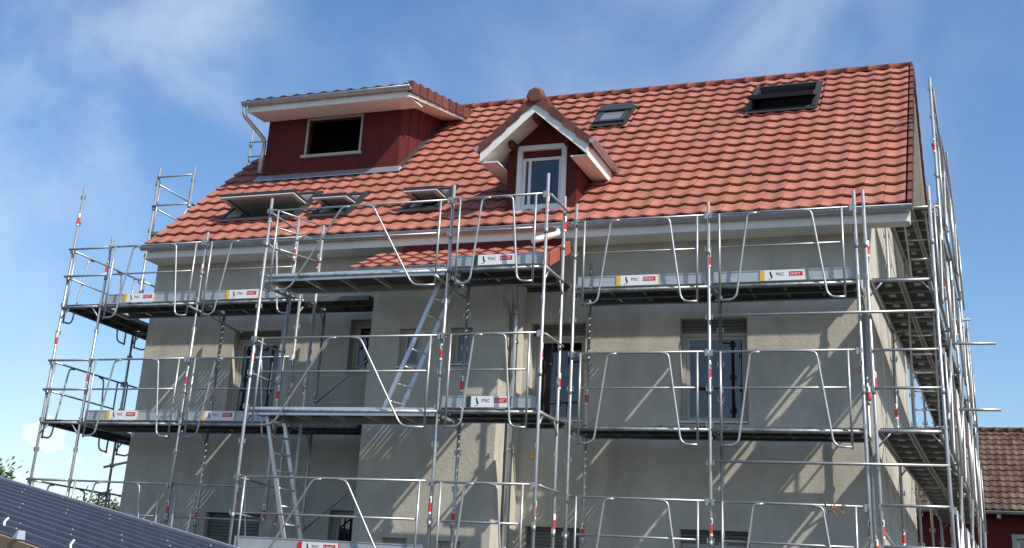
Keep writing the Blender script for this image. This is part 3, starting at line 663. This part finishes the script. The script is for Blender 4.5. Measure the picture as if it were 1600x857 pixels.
# ================================================================== scaffold
TUBE = .0242
_posts = {}
def post_mesh(L, low=False):
    key = round(L, 2)
    if key not in _posts:
        mb = MB(); mb.tube([(0, 0, 0), (0, 0, L)], TUBE, 10)
        z = .31 % .5
        while z < L-.1:
            for s in (-1, 1):
                mb.box(s*.030-.007+s*.012, s*.030+.007+s*.012, -.014, .014, z-.035, z+.035)
                mb.box(min(s*.02, s*.042), max(s*.02, s*.042), -.008, .008, z-.02, z-.008)
            z += .5
        z = .31 + 2
        while z < L - .3:
            mb.tube([(0, 0, z+.42), (0, 0, z+.50)], TUBE+.004, 10); z += 2
        mb.box(-.07, .07, -.07, .07, 0, .01)
        _posts[key] = mb.mesh('post', M_GALV)
    return _posts[key]
def sticker_mesh():
    mb = MB(); r = TUBE+.0012
    mb.tube([(0, 0, 0), (0, 0, .12)], r, 12, 0, False); mb.tube([(0, 0, .121), (0, 0, .20)], r, 12, 1, False); mb.tube([(0, 0, -.03), (0, 0, -.001)], r, 12, 1, False)
    mb.box(-.006, .010, -r-.0015, -r+.004, .13, .18, 2)
    return mb.mesh('sticker', [M_RED, M_STKW, M_BLK])
STK = sticker_mesh()
def post(sc, x, y, top, stickers=(2.93, 4.95), base=0., lean=0.):
    L = top-base; M = T(x, y, base) @ Matrix.Rotation(rad(random.choice((0, 0, 90)) + random.uniform(-8, 8)), 4, 'Z') @ Matrix.Rotation(rad(random.gauss(0, .12)), 4, 'X') @ Matrix.Rotation(rad(random.gauss(0, .12)), 4, 'Y')
    o = put('post', post_mesh(L), sc, M)
    for z in stickers: put('sticker', STK, o, T(x, y, z+random.uniform(-.04, .04)) @ Matrix.Rotation(random.uniform(-.7, .7), 4, 'Z'))
    return o
_rails = {}
TOPX = {2.0: .56, 3.0: 1.26, 1.5: .50, .8: .25}
def rail_mesh(L):
    key = round(L, 2)
    if key in _rails: return _rails[key]
    k = min(TOPX, key=lambda q: abs(q-L)); tx = TOPX[k]; vx = .155 if L > 1.2 else .1; bx = .38 if L < 2.5 else .50
    mb = MB(); r = .0165
    mb.tube([(.02, 0, 1.0), (L-.02, 0, 1.0)], r, 8)
    mb.tube([(vx, .0, .5), (L-vx, .0, .5)], r*.9, 8)
    for x in (vx, L-vx): mb.tube([(x, -.012, 1.0), (x, -.012, -.30)], r, 8)
    for s in (0, 1):
        f = (lambda x: x) if s == 0 else (lambda x: L-x)
        mb.tube(bend([(f(tx+.13), -.02, .985), (f(tx), -.02, .975), (f(bx), -.02, -.27), (f(vx), -.02, -.275)], .12, 5), r*.95, 8)
    for x in (.03, L-.03): mb.box(x-.018, x+.018, -.022, .03, .94, 1.03)
    _rails[key] = mb.mesh('guardrail', M_GALV); return _rails[key]
def rot_to(a, b):
    d = Vector(b)-Vector(a); return math.atan2(d.y, d.x)
def guardrail(sc, a, b, z, out=.045, L=None):
    """guard frame from post a to post b (xy), hung on the side to the right of a->b"""
    d = Vector((b[0]-a[0], b[1]-a[1], 0)); n = Vector((d.y, -d.x, 0)).normalized()*out
    M = T(a[0]+n.x, a[1]+n.y, z) @ Matrix.Rotation(rot_to((*a, 0), (*b, 0)), 4, 'Z') @ Matrix.Rotation(rad(random.gauss(0, .15)), 4, 'Y')
    return put('guardrail', rail_mesh(L or d.length), sc, M)
_planks = {}
def plank_mesh(L, w, kind, slots):
    key = (round(L, 2), w, kind, slots)
    if key in _planks: return _planks[key]
    mb = MB()
    if kind == 'steel':
        n0, n1 = (.06, .46) if slots else (2, 2); x = 0.; pitch = .083
        if slots:
            a, b = n0*L, n1*L; mb.box(0, a, 0, w, -.005, 0)
            x = a
            while x < b: mb.box(x+.016, x+pitch, .03, w-.03, -.004, -.0005); x += pitch
            mb.box(x+.012, L, 0, w, -.005, 0); mb.box(a, x+.012, 0, .03, -.0045, -.0003); mb.box(a, x+.012, w-.03, w, -.0045, -.0003)
        else: mb.box(0, L, 0, w, -.005, 0)
        mb.box(0, L, 0, .005, -.075, -.0052); mb.box(0, L, w-.005, w, -.075, -.0052); mb.box(0, L, .0055, .03, -.075, -.071); mb.box(0, L, w-.03, w-.0055, -.075, -.071)
        for k in range(1, int(L/.5)+1): mb.box(k*L/(int(L/.5)+1)-.02, k*L/(int(L/.5)+1)+.02, .006, w-.006, -.05, -.0053)
        me = mb.mesh('plank', M_PLANK)
    elif kind == 'alu':
        mb.box(.05, L-.05, .03, w-.03, -.016, -.004, 1)
        mb.box(0, L, 0, .029, -.115, 0, 0); mb.box(0, L, w-.029, w, -.115, 0, 0)
        n = int(L/.6)+1
        for k in range(n+1): x = .03 + k*(L-.1)/n; mb.box(x, x+.04, .03, w-.03, -.08, -.017, 0)
        me = mb.mesh('plank', [M_ALU, M_PLY])
    else:      # framed panel with plywood seen from below
        mb.box(0, L, 0, w, -.014, 0, 1); mb.box(0, L, 0, .035, -.07, -.0142, 0); mb.box(0, L, w-.035, w, -.07, -.0142, 0)
        n = int(L/.6)+1
        for k in range(n+1): x = k*(L-.035)/n; mb.box(x, x+.035, .036, w-.036, -.055, -.0143, 0)
        for k in range(n): x = (k+.5)*(L-.035)/n; mb.box(x-.06, x+.10, w*.38, w*.62, -.024, -.0144, 2)
        me = mb.mesh('plank', [M_GALVD, M_PLY, M_TOE])
    _planks[key] = me; return me
def deck(sc, a, b, width, z, kind='steel', n=2, slots=True, ledger=True, inset=.03):
    """planks from a to b (xy of the outer edge), lying to the left of a->b"""
    d = Vector((b[0]-a[0], b[1]-a[1], 0)); L = d.length-.07; ang = rot_to((*a, 0), (*b, 0)); w = (width-.04-inset)/n
    B = T(a[0], a[1], z) @ Matrix.Rotation(ang, 4, 'Z')
    for k in range(n):
        put('plank', plank_mesh(L, round(w-.012, 3), kind, slots and k == n-1), sc, B @ T(.035, inset+.02+k*w, -.002+random.uniform(-.004, .004)))
    if ledger:
        for yy in (0, width): part('ledger', MB().tube([(.0, yy, -.06), (d.length, yy, -.06)], TUBE, 8), M_GALVD, sc, B)
def transom(sc, a, b, z, gusset=True):
    mb = MB(); A = Vector((*a, z-.055)); Bv = Vector((*b, z-.055)); d = (Bv-A).normalized(); mb.tube([A, Bv], TUBE, 8)
    if gusset:
        for p, s in ((A, 1), (Bv, -1)): mb.tube([p - Vector((0, 0, .20)), p + d*s*.18], .014, 6)
    part('transom', mb, M_GALVD, sc)
def rod(sc, a, b, r=TUBE, name='rail', mt=None): part(name, MB().tube([a, b], r, 8), mt or M_GALV, sc)
# banner texts
def text_mesh(body, size):
    cu = bpy.data.curves.new('text', 'FONT'); cu.body = body; cu.size = size; cu.align_x = 'LEFT'
    o = bpy.data.objects.new('text', cu); COL.objects.link(o); bpy.context.view_layer.update()
    me = bpy.data.meshes.new_from_object(o.evaluated_get(bpy.context.evaluated_depsgraph_get()))
    bpy.data.objects.remove(o); return me
TX1 = text_mesh('PISC', .062); TX2 = text_mesh('ONET', .052); TX3 = text_mesh('ECHAFAUDAGES', .022)
def banner_mesh(side):     # 0.56 x 0.15, face towards -y
    mb = MB(); mb.box(0, .56, -.004, 0, 0, .148, 0)
    mb.box(-.065, -.001, -.004, 0, 0, .148, 1); mb.box(.561, .578, -.004, 0, 0, .148, 1)
    R = Matrix.Rotation(rad(90), 4, 'X')
    mb.add_mesh(TX1, T(.155, -.0055, .068) @ R @ Matrix.Diagonal((1.02, 1, 1, 1)), 2)
    mb.box(.335, .52, -.0052, -.0041, .058, .124, 3)
    mb.add_mesh(TX2, T(.345, -.0066, .072) @ R @ Matrix.Diagonal((1.05, 1, 1, 1)), 0)
    sw = [(.070, .125), (.088, .132), (.094, .105), (.108, .062), (.118, .042), (.096, .036), (.080, .070)]
    i = len(mb.v); mb.v += [(x, -.0058, z) for x, z in sw]; mb.face(range(i, i+len(sw)), 2)
    mb.box(.05, .10, -.0055, -.0041, .022, .027, 2)
    return mb.mesh('banner', [M_BANN, M_YEL if side == 'y' else (M_GRNB if side == 'g' else M_RED), M_BLK, M_RED])
BAN = {k: banner_mesh(k) for k in 'ygr'}
def toe_board(sc, a, b, z, banner=None, at=.5, h=.16):
    d = Vector((b[0]-a[0], b[1]-a[1], 0)); L = d.length; B = T(a[0], a[1], z) @ Matrix.Rotation(rot_to((*a, 0), (*b, 0)), 4, 'Z')
    mb = MB(); mb.box(.05, L-.05, .028, .040, .004, h); mb.box(.05, L-.05, .022, .028, h-.012, h); mb.box(.05, L-.05, .022, .028, .004, .016)
    for x in (.055, L-.055-.06): mb.box(x, x+.06, .020, .0275, .02, h-.016)
    o = part('toe_board', mb, M_TOE, sc, B)
    if banner: put('banner', BAN[banner], o, B @ T(at*L-.28, .0215, .007))
    return o

Z1, Z2, Z3, Z4 = 6.31, 4.31, 2.31, .31
YO, YI = -1.10, -.28
# --- right front section
xs1 = [-3.87, -1.86, .15]
s1 = thing('scaffold', (-1.86, -.7, 0), 'scaffold before the right half of the facade, two yellow-edged banners on its top deck', 'scaffold', 'scaffold sections around the house')
for x, top, st in zip(xs1, (7.60, 7.52, 7.56), ((2.72, 4.62, 6.75), (2.93, 4.97, 6.6), (2.93, 4.95, 6.98))): post(s1, x, YO, top, st)
for x in xs1: post(s1, x, YI, 6.5 if x > -3 else 6.9, (2.8, 4.75))
for z in (Z1, Z2, Z3, Z4):
    for x in xs1: transom(s1, (x, YO), (x, YI), z)
    for a, b in zip(xs1, xs1[1:]): deck(s1, (a, YO), (b, YO), YI-YO, z, slots=(a < -3))
for z in (Z1, Z2, Z3):
    for a, b in zip(xs1, xs1[1:]): guardrail(s1, (a, YO), (b, YO), z, L=2.0)
toe_board(s1, (xs1[0], YO), (xs1[1], YO), Z1, 'y', .49); toe_board(s1, (xs1[1], YO), (xs1[2], YO), Z1, 'y', .52)
for z in (5.82, 3.83): rod(s1, (-1.80, YO-.05, z), (1.14, YO-.05, z), .0195)
rod(s1, (-3.87, YO, 5.36), (-3.87, YI, 5.36), .018); rod(s1, (-3.4, YI-.03, 4.9), (-3.87, YI-.05, 4.35), .012)
# --- centre section round the stair tower
YO2, YI2 = -2.45, -1.63
xs2 = [-8.38, -5.34, -3.87]
s2 = thing('scaffold', (-6.1, -2, 0), 'galvanised scaffold bay projecting round the stair tower in the middle of the facade', 'scaffold', 'scaffold sections around the house')
for x, top, st in zip(xs2, (7.52, 7.55, 7.62), ((2.95, 4.96, 6.95), (2.93, 4.95), (2.95, 4.97, 7.1))): post(s2, x, YO2, top, st)
for x, top, st in zip(xs2, (7.50, 6.35, 7.55), ((2.85, 4.6, 6.8), (2.9, 4.72), (2.8, 4.75, 7.0))): post(s2, x, YI2, top, st)
post(s2, -7.98, YI2+.1, 7.35, (4.65, 6.7))
for z in (Z1, Z2, Z3, Z4):
    for x in xs2: transom(s2, (x, YO2), (x, YI2), z)
    deck(s2, (xs2[0], YO2), (xs2[1], YO2), YI2-YO2, z, 'alu', 1, False, inset=-.02)
    deck(s2, (xs2[1], YO2), (xs2[2], YO2), YI2-YO2, z, 'steel', 2, True)
    deck(s2, (-4.62, YI2+.02), (-3.87, YI2+.02), .50, z, 'steel', 1, False, ledger=False)
for z in (Z1, Z2, Z3):
    guardrail(s2, (xs2[0], YO2), (xs2[1], YO2), z, L=3.04); guardrail(s2, (xs2[1], YO2), (xs2[2], YO2), z, L=1.47)
    for dz in (1.0,): rod(s2, (-3.83, YO2, z+dz), (-3.83, YI2, z+dz), .018)
    rod(s2, (xs2[0]-.03, YO2, z+1.0), (xs2[0]-.03, YI2, z+.98), .016); rod(s2, (xs2[0]-.03, YO2, z+.5), (xs2[0]-.03, YI2, z+.48), .016)
toe_board(s2, (xs2[1], YO2), (xs2[2], YO2), Z1, 'g', .50); toe_board(s2, (xs2[1], YO2), (xs2[2], YO2), Z2, 'g', .52); toe_board(s2, (xs2[0], YO2), (xs2[1], YO2), Z3, 'r', .47, .19)
part('maker_mark', MB().box(-7.17, -6.92, YO2-.0035, YO2-.0015, Z1-.075, Z1-.035), M_BLK, s2)
rod(s2, (xs2[0], YO2+.03, Z1-.18), (xs2[0]+.1, YI2, Z1-.18), .02)
for sx in (-5.5,): rod(s2, (sx, YO2-.08, Z1-.14), (sx+.12, YI2, Z1-.25), .022)
# stair ladder top frame
for x in (-8.34, -7.98): pass
for z in (6.75, 7.08, 7.35): rod(s2, (-8.34, YO2+.02, z), (-7.98, YI2+.1, z), .015)
# --- left front section
xs3 = [-12.45, -10.45, -8.47]
s3 = thing('scaffold', (-10.4, -.7, 0), 'galvanised scaffold before the left end of the facade, beside the blue sky', 'scaffold', 'scaffold sections around the house')
for x, st in zip(xs3[1:], ((2.85, 4.87, 6.72), (2.8, 4.72))): post(s3, x, YO, 7.50 if x < -9 else 6.5, st)
for x in xs3[1:]: post(s3, x, YI, 6.4, (2.8, 4.72))
for z in (Z1, Z2, Z3, Z4):
    for x in xs3[1:]: transom(s3, (x, YO), (x, YI), z)
    for a, b in zip(xs3, xs3[1:]): deck(s3, (a, YO), (b, YO), YI-YO, z, slots=True)
    deck(s3, (-8.47, YO), (-7.24, YO), YI-YO, z, slots=False, ledger=False)
for z in (Z1, Z2, Z3):
    guardrail(s3, (xs3[0], YO), (xs3[1], YO), z, L=2.0); guardrail(s3, (xs3[1], YO), (xs3[2], YO), z, L=1.98)
for z in (Z1, Z2):
    toe_board(s3, (xs3[0], YO), (xs3[1], YO), z, 'y', .40 if z == Z1 else .42); toe_board(s3, (xs3[1], YO), (xs3[2], YO), z, 'y', .44 if z == Z1 else .36)
rod(s3, (-10.5, YO-.16, Z1-.14), (-9.95, YI-.1, Z1-.42), .02); rod(s3, (-8.42, YI-.02, 4.75), (-7.25, YI-.02, 5.7), .016); rod(s3, (-8.42, YI-.02, 2.75), (-7.25, YI-.02, 3.7), .016)
rod(s3, (-7.3, -.62, 4.5), (-7.3, -.62, 6.75), .02, 'post'); rod(s3, (-7.3, -.62, 3.6), (-7.3, -.62, 4.3), .02, 'post')
# --- right gable section
s4 = thing('scaffold', (.75, 4.5, 0), 'tall galvanised scaffold with plywood decks running back along the right gable wall', 'scaffold', 'scaffold sections around the house')
ys4 = [-1.1, 1.9, 4.9, 7.9, 10.9]; xo4 = [1.12, 1.185, 1.28, 1.34, 1.39]; tops = [7.55, 10.5, 10.5, 9.6, 8.6]
for k, (y, xo, tp) in enumerate(zip(ys4, xo4, tops)):
    xi = xo-.82
    post(s4, xo, y, tp, (2.93, 4.97, 6.62) if k == 0 else ((2.93, 4.97, 6.9, 9.2) if k < 3 else (4.97, 8.2)))
    post(s4, xi, y, 7.56 if k == 0 else (8.9 if k < 4 else 7.6), (2.95, 4.85, 6.6) if k == 0 else (3.1, 4.9))
    for z in (Z1, Z2, Z3, Z4) + ((8.31,) if 0 < k < 4 else ()): transom(s4, (xo, y), (xi, y), z)
for k in range(4):
    a, b = (xo4[k], ys4[k]), (xo4[k+1], ys4[k+1])
    for z in (Z1, Z2, Z3, Z4) + ((8.31,) if 0 < k < 3 else ()):
        deck(s4, (a[0], a[1]), (b[0], b[1]), .82, z, 'ply', 2, False, ledger=(k == 0 or z > 8))
        guardrail(s4, a, b, z, L=3.0)
    # braces
    rod(s4, (a[0]+.05, a[1], Z2+.1), (b[0]+.05, b[1], Z1), .019, 'brace'); rod(s4, (a[0]+.05, a[1], Z3+.1), (b[0]+.05, b[1], Z2), .019, 'brace')
    if k in (1, 2): rod(s4, (a[0]+.05, a[1], 10.3), (b[0]+.05, b[1], 8.4), .019, 'brace')
    for dz in (2.0, 1.5): 
        if k in (1, 2): rod(s4, (a[0], a[1], 8.31+dz-.02), (b[0], b[1], 8.31+dz-.02), .019)
for z in (4.81, 5.31, 3.33, 2.83): rod(s4, (.3, -1.13, z), (1.12, -1.13, z), .019)
rod(s4, (1.0, 1.85, 6.04), (1.84, 1.85, 6.03), .022); rod(s4, (1.15, 1.85, 5.045), (1.83, 1.85, 5.04), .022); rod(s4, (.1, 9.4, 8.2), (1.5, 9.4, 8.2), .022)
# --- left gable section
s5 = thing('scaffold', (-12.9, 4, 0), 'galvanised scaffold wrapping back round the left gable end, seen against the sky', 'scaffold', 'scaffold sections around the house')
ys5 = [-1.1, 1.0, 4.1, 7.1, 10.1]; xo5, xi5 = -13.27, -12.45
for k, y in enumerate(ys5):
    post(s5, xo5, y, (8.53, 9.62, 11.75, 8.6, 7.6)[k], (2.95, 5.6, 7.8) if k == 0 else (4.8, 8.95))
    post(s5, xi5, y, (7.52, 9.58, 11.6, 8.6, 7.6)[k], (2.9, 4.95, 6.85) if k == 0 else (4.6, 8.95))
    for z in (Z1, Z2, Z3, Z4) + ((8.31,) if k in (1, 2) else ()): transom(s5, (xo5, y), (xi5, y), z)
for k in range(4):
    a, b = (xo5, ys5[k]), (xo5, ys5[k+1])
    for z in (Z1, Z2, Z3, Z4) + ((8.31,) if k == 1 else ()):
        deck(s5, (xi5-.0, a[1]), (xi5-.0, b[1]), .82, z, 'steel', 2, False)
        guardrail(s5, b, a, z)
for z in (Z1, Z2, Z3):
    for dz in (.5, 1.0): rod(s5, (xo5-.05, -1.14, z+dz), (xi5+.05, -1.14, z+dz), .02)
    if z < Z1: rod(s5, (xi5+.05, 1.6, z-.6), (xi5+.05, 1.6, z+1.9), .022, 'post')
for z in (8.82, 9.42): rod(s5, (xo5, 1.0-.04, z), (xi5, 1.0-.04, z), .018)
for z in (11.35, 11.0): rod(s5, (xo5, 4.06, z), (xi5, 4.06, z), .018)
rod(s5, (-12.9, .3, 3.7), (-12.0, .4, 3.9), .022)

# --- ladders, each a thing of its own
def ladder(a, b, side, label, rungs=8, w=.36):
    a = Vector(a); b = Vector(b); s = Vector(side).normalized()*w/2; d = (b-a)
    t = thing('ladder', a, label, 'ladder', 'access ladders on the scaffold'); n = d.normalized(); q = n.cross(s.normalized())
    for sg in (-1, 1): 
        o = a + s*sg - q*.032 - s.normalized()*.0125; part('stile', MB().obox(o, d, s.normalized()*.025, q*.064), M_ALU, t)
    for k in range(rungs):
        p = a + d*((k+.6)/rungs); part('rung', MB().tube([p-s, p+s], .015, 8), M_ALU, t)
    return t
ladder((-6.28, -1.95, Z2+.0), (-5.50, -1.95, Z1-.02), (.25, 1, 0), 'aluminium ladder leaning right between the two small stair tower windows')
ladder((-7.60, -1.95, Z3+.0), (-8.19, -1.95, Z2-.02), (.25, 1, 0), 'aluminium ladder leaning left below the middle scaffold deck')
ladder((.86, 4.5, Z1), (.80, 2.3, 8.3), (1, 0, 0), 'ladder under the roof edge at the top of the right gable scaffold', 8, .34)
ladder((.80, 1.7, Z2), (.86, .75, Z1), (1, 0, 0), 'ladder between the two decks of the right gable scaffold', 8, .34)

# ================================================================== small things on the site
mb = MB(); pts = []
for k in range(30):
    t = k/29; pts.append((-.42+.30*t+.03*math.sin(t*19), YO-.06+.025*math.cos(t*23), 3.29+.05*math.sin(t*15)-.03*t))
mb.tube(pts, .007, 6); mb.tube([(-.30, YO-.07, 3.31), (-.28, YO-.08, 3.22), (-.24, YO-.08, 3.16)], .009, 6)
part('strap', mb, M_ORANGE, None, label='frayed orange strap tied round the lowest visible guardrail at the right', category='strap')
mb = MB(); pts = []
for k in range(16):
    t = k/15; x = .50+.36*t; y = 1.62 + .05*math.sin(t*4.0)+.19*t*t; pts.append((x, y, roofz(y)+.075+.05*math.sin(t*math.pi)))
mb.tube(pts, .010, 6); part('cable', mb, M_BLK, None, label='thin black cable lying on the roof tiles near the right verge', category='cable')

# ================================================================== neighbouring house at the far right
nb = thing('neighbouring_house', (3, 24, 0), 'burgundy house with an old brown tiled roof beyond the right scaffold', 'house')
NX0, NX1, NYE, NYR, NZE, NZR = -8., 11., 20., 24., 5.45, 8.20
part('wall', wall_panel(NX0+.3, NX1-.3, 0, 5.35, [(2.16, 3.1, 3.4, 4.72)], lambda a, d, z: (a, NYE+.45+d, z), .3), M_BURGW, nb)
mb = MB()
for x in (NX0+.3, NX1-.6):
    q = [(NYE+.76, 0), (27.4, 0), (27.4, 5.5), (NYR, NZR-.2), (NYE+.76, 5.7)]; i = len(mb.v)
    mb.v += [(x, y, z) for y, z in q] + [(x+.3, y, z) for y, z in q]; mb.face([i+k for k in reversed(range(5))]); mb.face([i+5+k for k in range(5)])
    for k in range(5): mb.face((i+k, i+(k+1) % 5, i+5+(k+1) % 5, i+5+k))
part('gable_wall', mb, M_BURGW, nb)
nr_ = MB(); ne = Vector((0, NYR-NYE, NZR-NZE)); nn = Vector((0, -ne.z, ne.y)).normalized()
for s in (1, -1):
    q = []
    for d in (.14, .03):
        for x, t in ((NX0, 0), (NX1, 0), (NX1, 1), (NX0, 1)):
            p = Vector((x, NYE, NZE)) + ne*t - nn*d
            if s < 0: p.y = 2*NYR-p.y
            q.append(p)
    nr_.hexa(q)
nroof = part('roof', nr_, M_UNDER, nb)
OT = tile_mesh('roof_tile', .215, .40, .030, .022, M_OLDTILE, .04, 6)
nf = tile_field((NX0, NYE, NZE-.04), (1, 0, 0), ne, int((NX1-NX0)/.22), 15, .22, ne.length/15, None, 2.)
vis = [t for t in nf if 1495 < project(t[1])[0] < 1600]; vset = {id(t) for t in vis[:280]}
for t in vis[:280]: put('roof_tile', OT, nroof, t[0])
part('roof_tiles', tiles_joined(OT, [t for t in nf if id(t) not in vset]), M_OLDTILE, nroof, kind='stuff')
NRT = half_round(.40, .12, .11, .02, M_OLDTILE, 'ridge_tile')
for k in range(int((NX1-NX0)/.38)): put('ridge_tile', NRT, nroof, T(NX0+k*.38, NYR, NZR-.03))
part('gutter', gutter_mb(NX1-NX0, .07), M_GALVD, nb, T(NX0, NYE-.07, NZE-.07))
for k in range(24): part('rafter_end', MB().box(NX0+.35+k*.78, NX0+.45+k*.78, NYE+.05, NYE+.46, NZE-.22, NZE-.10), M_WHITE, nb)
mb = MB(); y0 = NYE+.40; mb.box(2.04, 2.16, y0, y0+.2, 3.28, 4.84); mb.box(3.1, 3.22, y0, y0+.2, 3.28, 4.84); mb.box(2.16, 3.1, y0+.002, y0+.198, 4.72, 4.84); mb.box(2.16, 3.1, y0+.002, y0+.198, 3.28, 3.4)
nw = part('window_surround', mb, M_WALL, nb)
mb = MB(); mb.box(2.163, 2.23, y0+.15, y0+.21, 3.403, 4.717); mb.box(3.03, 3.097, y0+.15, y0+.21, 3.403, 4.717); mb.box(2.23, 3.03, y0+.151, y0+.209, 4.65, 4.717); mb.box(2.6, 2.66, y0+.152, y0+.208, 3.47, 4.65); mb.box(2.23, 3.03, y0+.151, y0+.209, 3.403, 3.47)
part('frame', mb, M_PVC, nw); part('pane', MB().box(2.23, 3.03, y0+.17, y0+.18, 3.47, 4.65), M_GLASS, nw)

# ================================================================== shed with a sheet-metal roof at the lower left
A = Vector((-5.72, -8.945, 2.289)); U = Vector((-.9435, .2904, .1599)).normalized(); Wd = Vector((-.2942, -.9557, 0)).normalized(); Nn = U.cross(Wd); Nn = Nn if Nn.z > 0 else -Nn
shed = thing('shed', (-7, -9, 0), 'low shed with a slate-blue ribbed metal roof in the bottom left corner', 'shed')
SW = 2.27; u0, u1 = -5.5, 7.0
mb = MB(); mb.obox(A + U*u0 - Nn*.03, U*(u1-u0), Wd*SW, Nn*.03); sroof = part('roof', mb, M_SHED, shed)
nrib = 11; sp = SW/nrib
for k in range(nrib):
    o = A + U*u0 + Wd*(k*sp+.06)
    q = [o, o+U*(u1-u0), o+U*(u1-u0)+Wd*.09, o+Wd*.09, o+Wd*.02+Nn*.032, o+U*(u1-u0)+Wd*.02+Nn*.032, o+U*(u1-u0)+Wd*.07+Nn*.032, o+Wd*.07+Nn*.032]
    part('rib', MB().hexa([p - Nn*.002 for p in q]), M_SHED, sroof)
    for q_ in range(9):
        p_ = o + U*(.5+q_*1.35+.3*(k % 2)) + Wd*.045; part('screw', MB().tube([p_ + Nn*.028, p_ + Nn*.036], .007, 6), M_GALVD, sroof)
mb = MB(); mb.obox(A + U*u0 - Wd*.05 - Nn*.05, U*(u1-u0), Wd*.055, Nn*.085); part('edge_trim', mb, M_ZINC, sroof)
mb = MB(); mb.obox(A + U*u0 + Wd*(SW+.002) - Nn*.20, U*(u1-u0), Wd*.03, Nn*.19); part('barge_board', mb, M_TAN, shed)
for k in range(16):
    o = A + U*(u0+.6+k*.78) + Wd*(SW-.02)
    part('roof_clip', MB().hexa([o+Wd*.0, o+U*.05, o+U*.05+Wd*.06, o+Wd*.06, o+U*.02+Nn*.05, o+U*.03+Nn*.05, o+U*.03+Wd*.05+Nn*.05, o+U*.02+Wd*.05+Nn*.05]), M_ZINC, sroof)
    o = o + U*.36 - Wd*.06
    mb = MB(); mb.tube([o + Nn*.0, o + Nn*.05 + U*.02, o + Nn*.07 + U*.07 - Wd*.05, o + Nn*.06 + U*.11 - Wd*.07], .008, 6); part('snow_hook', mb, M_PVC, sroof)
mb = MB()
for wv in (.08, SW-.05):
    for ua, ub in ((u0+.1, u1-.1),):
        a = A + U*ua + Wd*wv; b = A + U*ub + Wd*wv; th = Wd*.04
        mb.hexa([(a.x, a.y, 0), (b.x, b.y, 0), (b.x+th.x, b.y+th.y, 0), (a.x+th.x, a.y+th.y, 0), a-Nn*.05, b-Nn*.05, b+th-Nn*.05, a+th-Nn*.05])
part('wall', mb, M_TAN, shed)

# ================================================================== trees far behind on the left
def tree(loc, h, r, n, label, seed):
    rnd = random.Random(seed); t = thing('tree', loc, label, 'tree', 'trees behind the shed roof'); x, y, z = loc
    mb = MB(); mb.tube([(x, y, z), (x+.1, y, z+h*.3), (x-.05, y+.1, z+h*.62)], [h*.028, h*.02, h*.008], 8)
    tips = []
    for k in range(9):
        a = rnd.uniform(0, 6.28); zz = z+h*rnd.uniform(.32, .6); e = Vector((x+math.cos(a)*r*.7, y+math.sin(a)*r*.7, zz+h*rnd.uniform(.12, .32))); tips.append(e)
        mb.tube([(x, y, zz), (Vector((x, y, zz))+e)/2+Vector((0, 0, .1)), e], [h*.011, h*.007, h*.003], 6)
    part('trunk', mb, M_BARK, t)
    mb = MB(); cl = []
    for k in range(46):
        while True:
            p = Vector((rnd.uniform(-1, 1), rnd.uniform(-1, 1), rnd.uniform(-1, 1)))
            if p.length < 1: break
        cl.append(Vector((x, y, z+h*.68)) + Vector((p.x*r, p.y*r, p.z*h*.32)))
    for k in range(n):
        c = rnd.choice(cl); s = r*.26; p = c + Vector((rnd.gauss(0, s), rnd.gauss(0, s), rnd.gauss(0, s*.8))); q = Vector((rnd.gauss(0, 1), rnd.gauss(0, 1), rnd.gauss(0, 1))).normalized(); v = q.orthogonal().normalized(); L = rnd.uniform(.07, .14)
        w_ = q.cross(v); mb.quad(p, p+v*L+w_*L*.35, p+v*L*1.9, p+v*L-w_*L*.35)
    part('crown', mb, M_LEAF, t)
tree((-28.9, 14.4, 0), 5.02, 1.5, 30000, 'leafy tree whose top shows at the left edge above the shed roof', 3)
tree((-25.6, 17.5, 0), 4.38, 1.3, 24000, 'green treetop showing low between the left scaffold posts and the wall', 5)
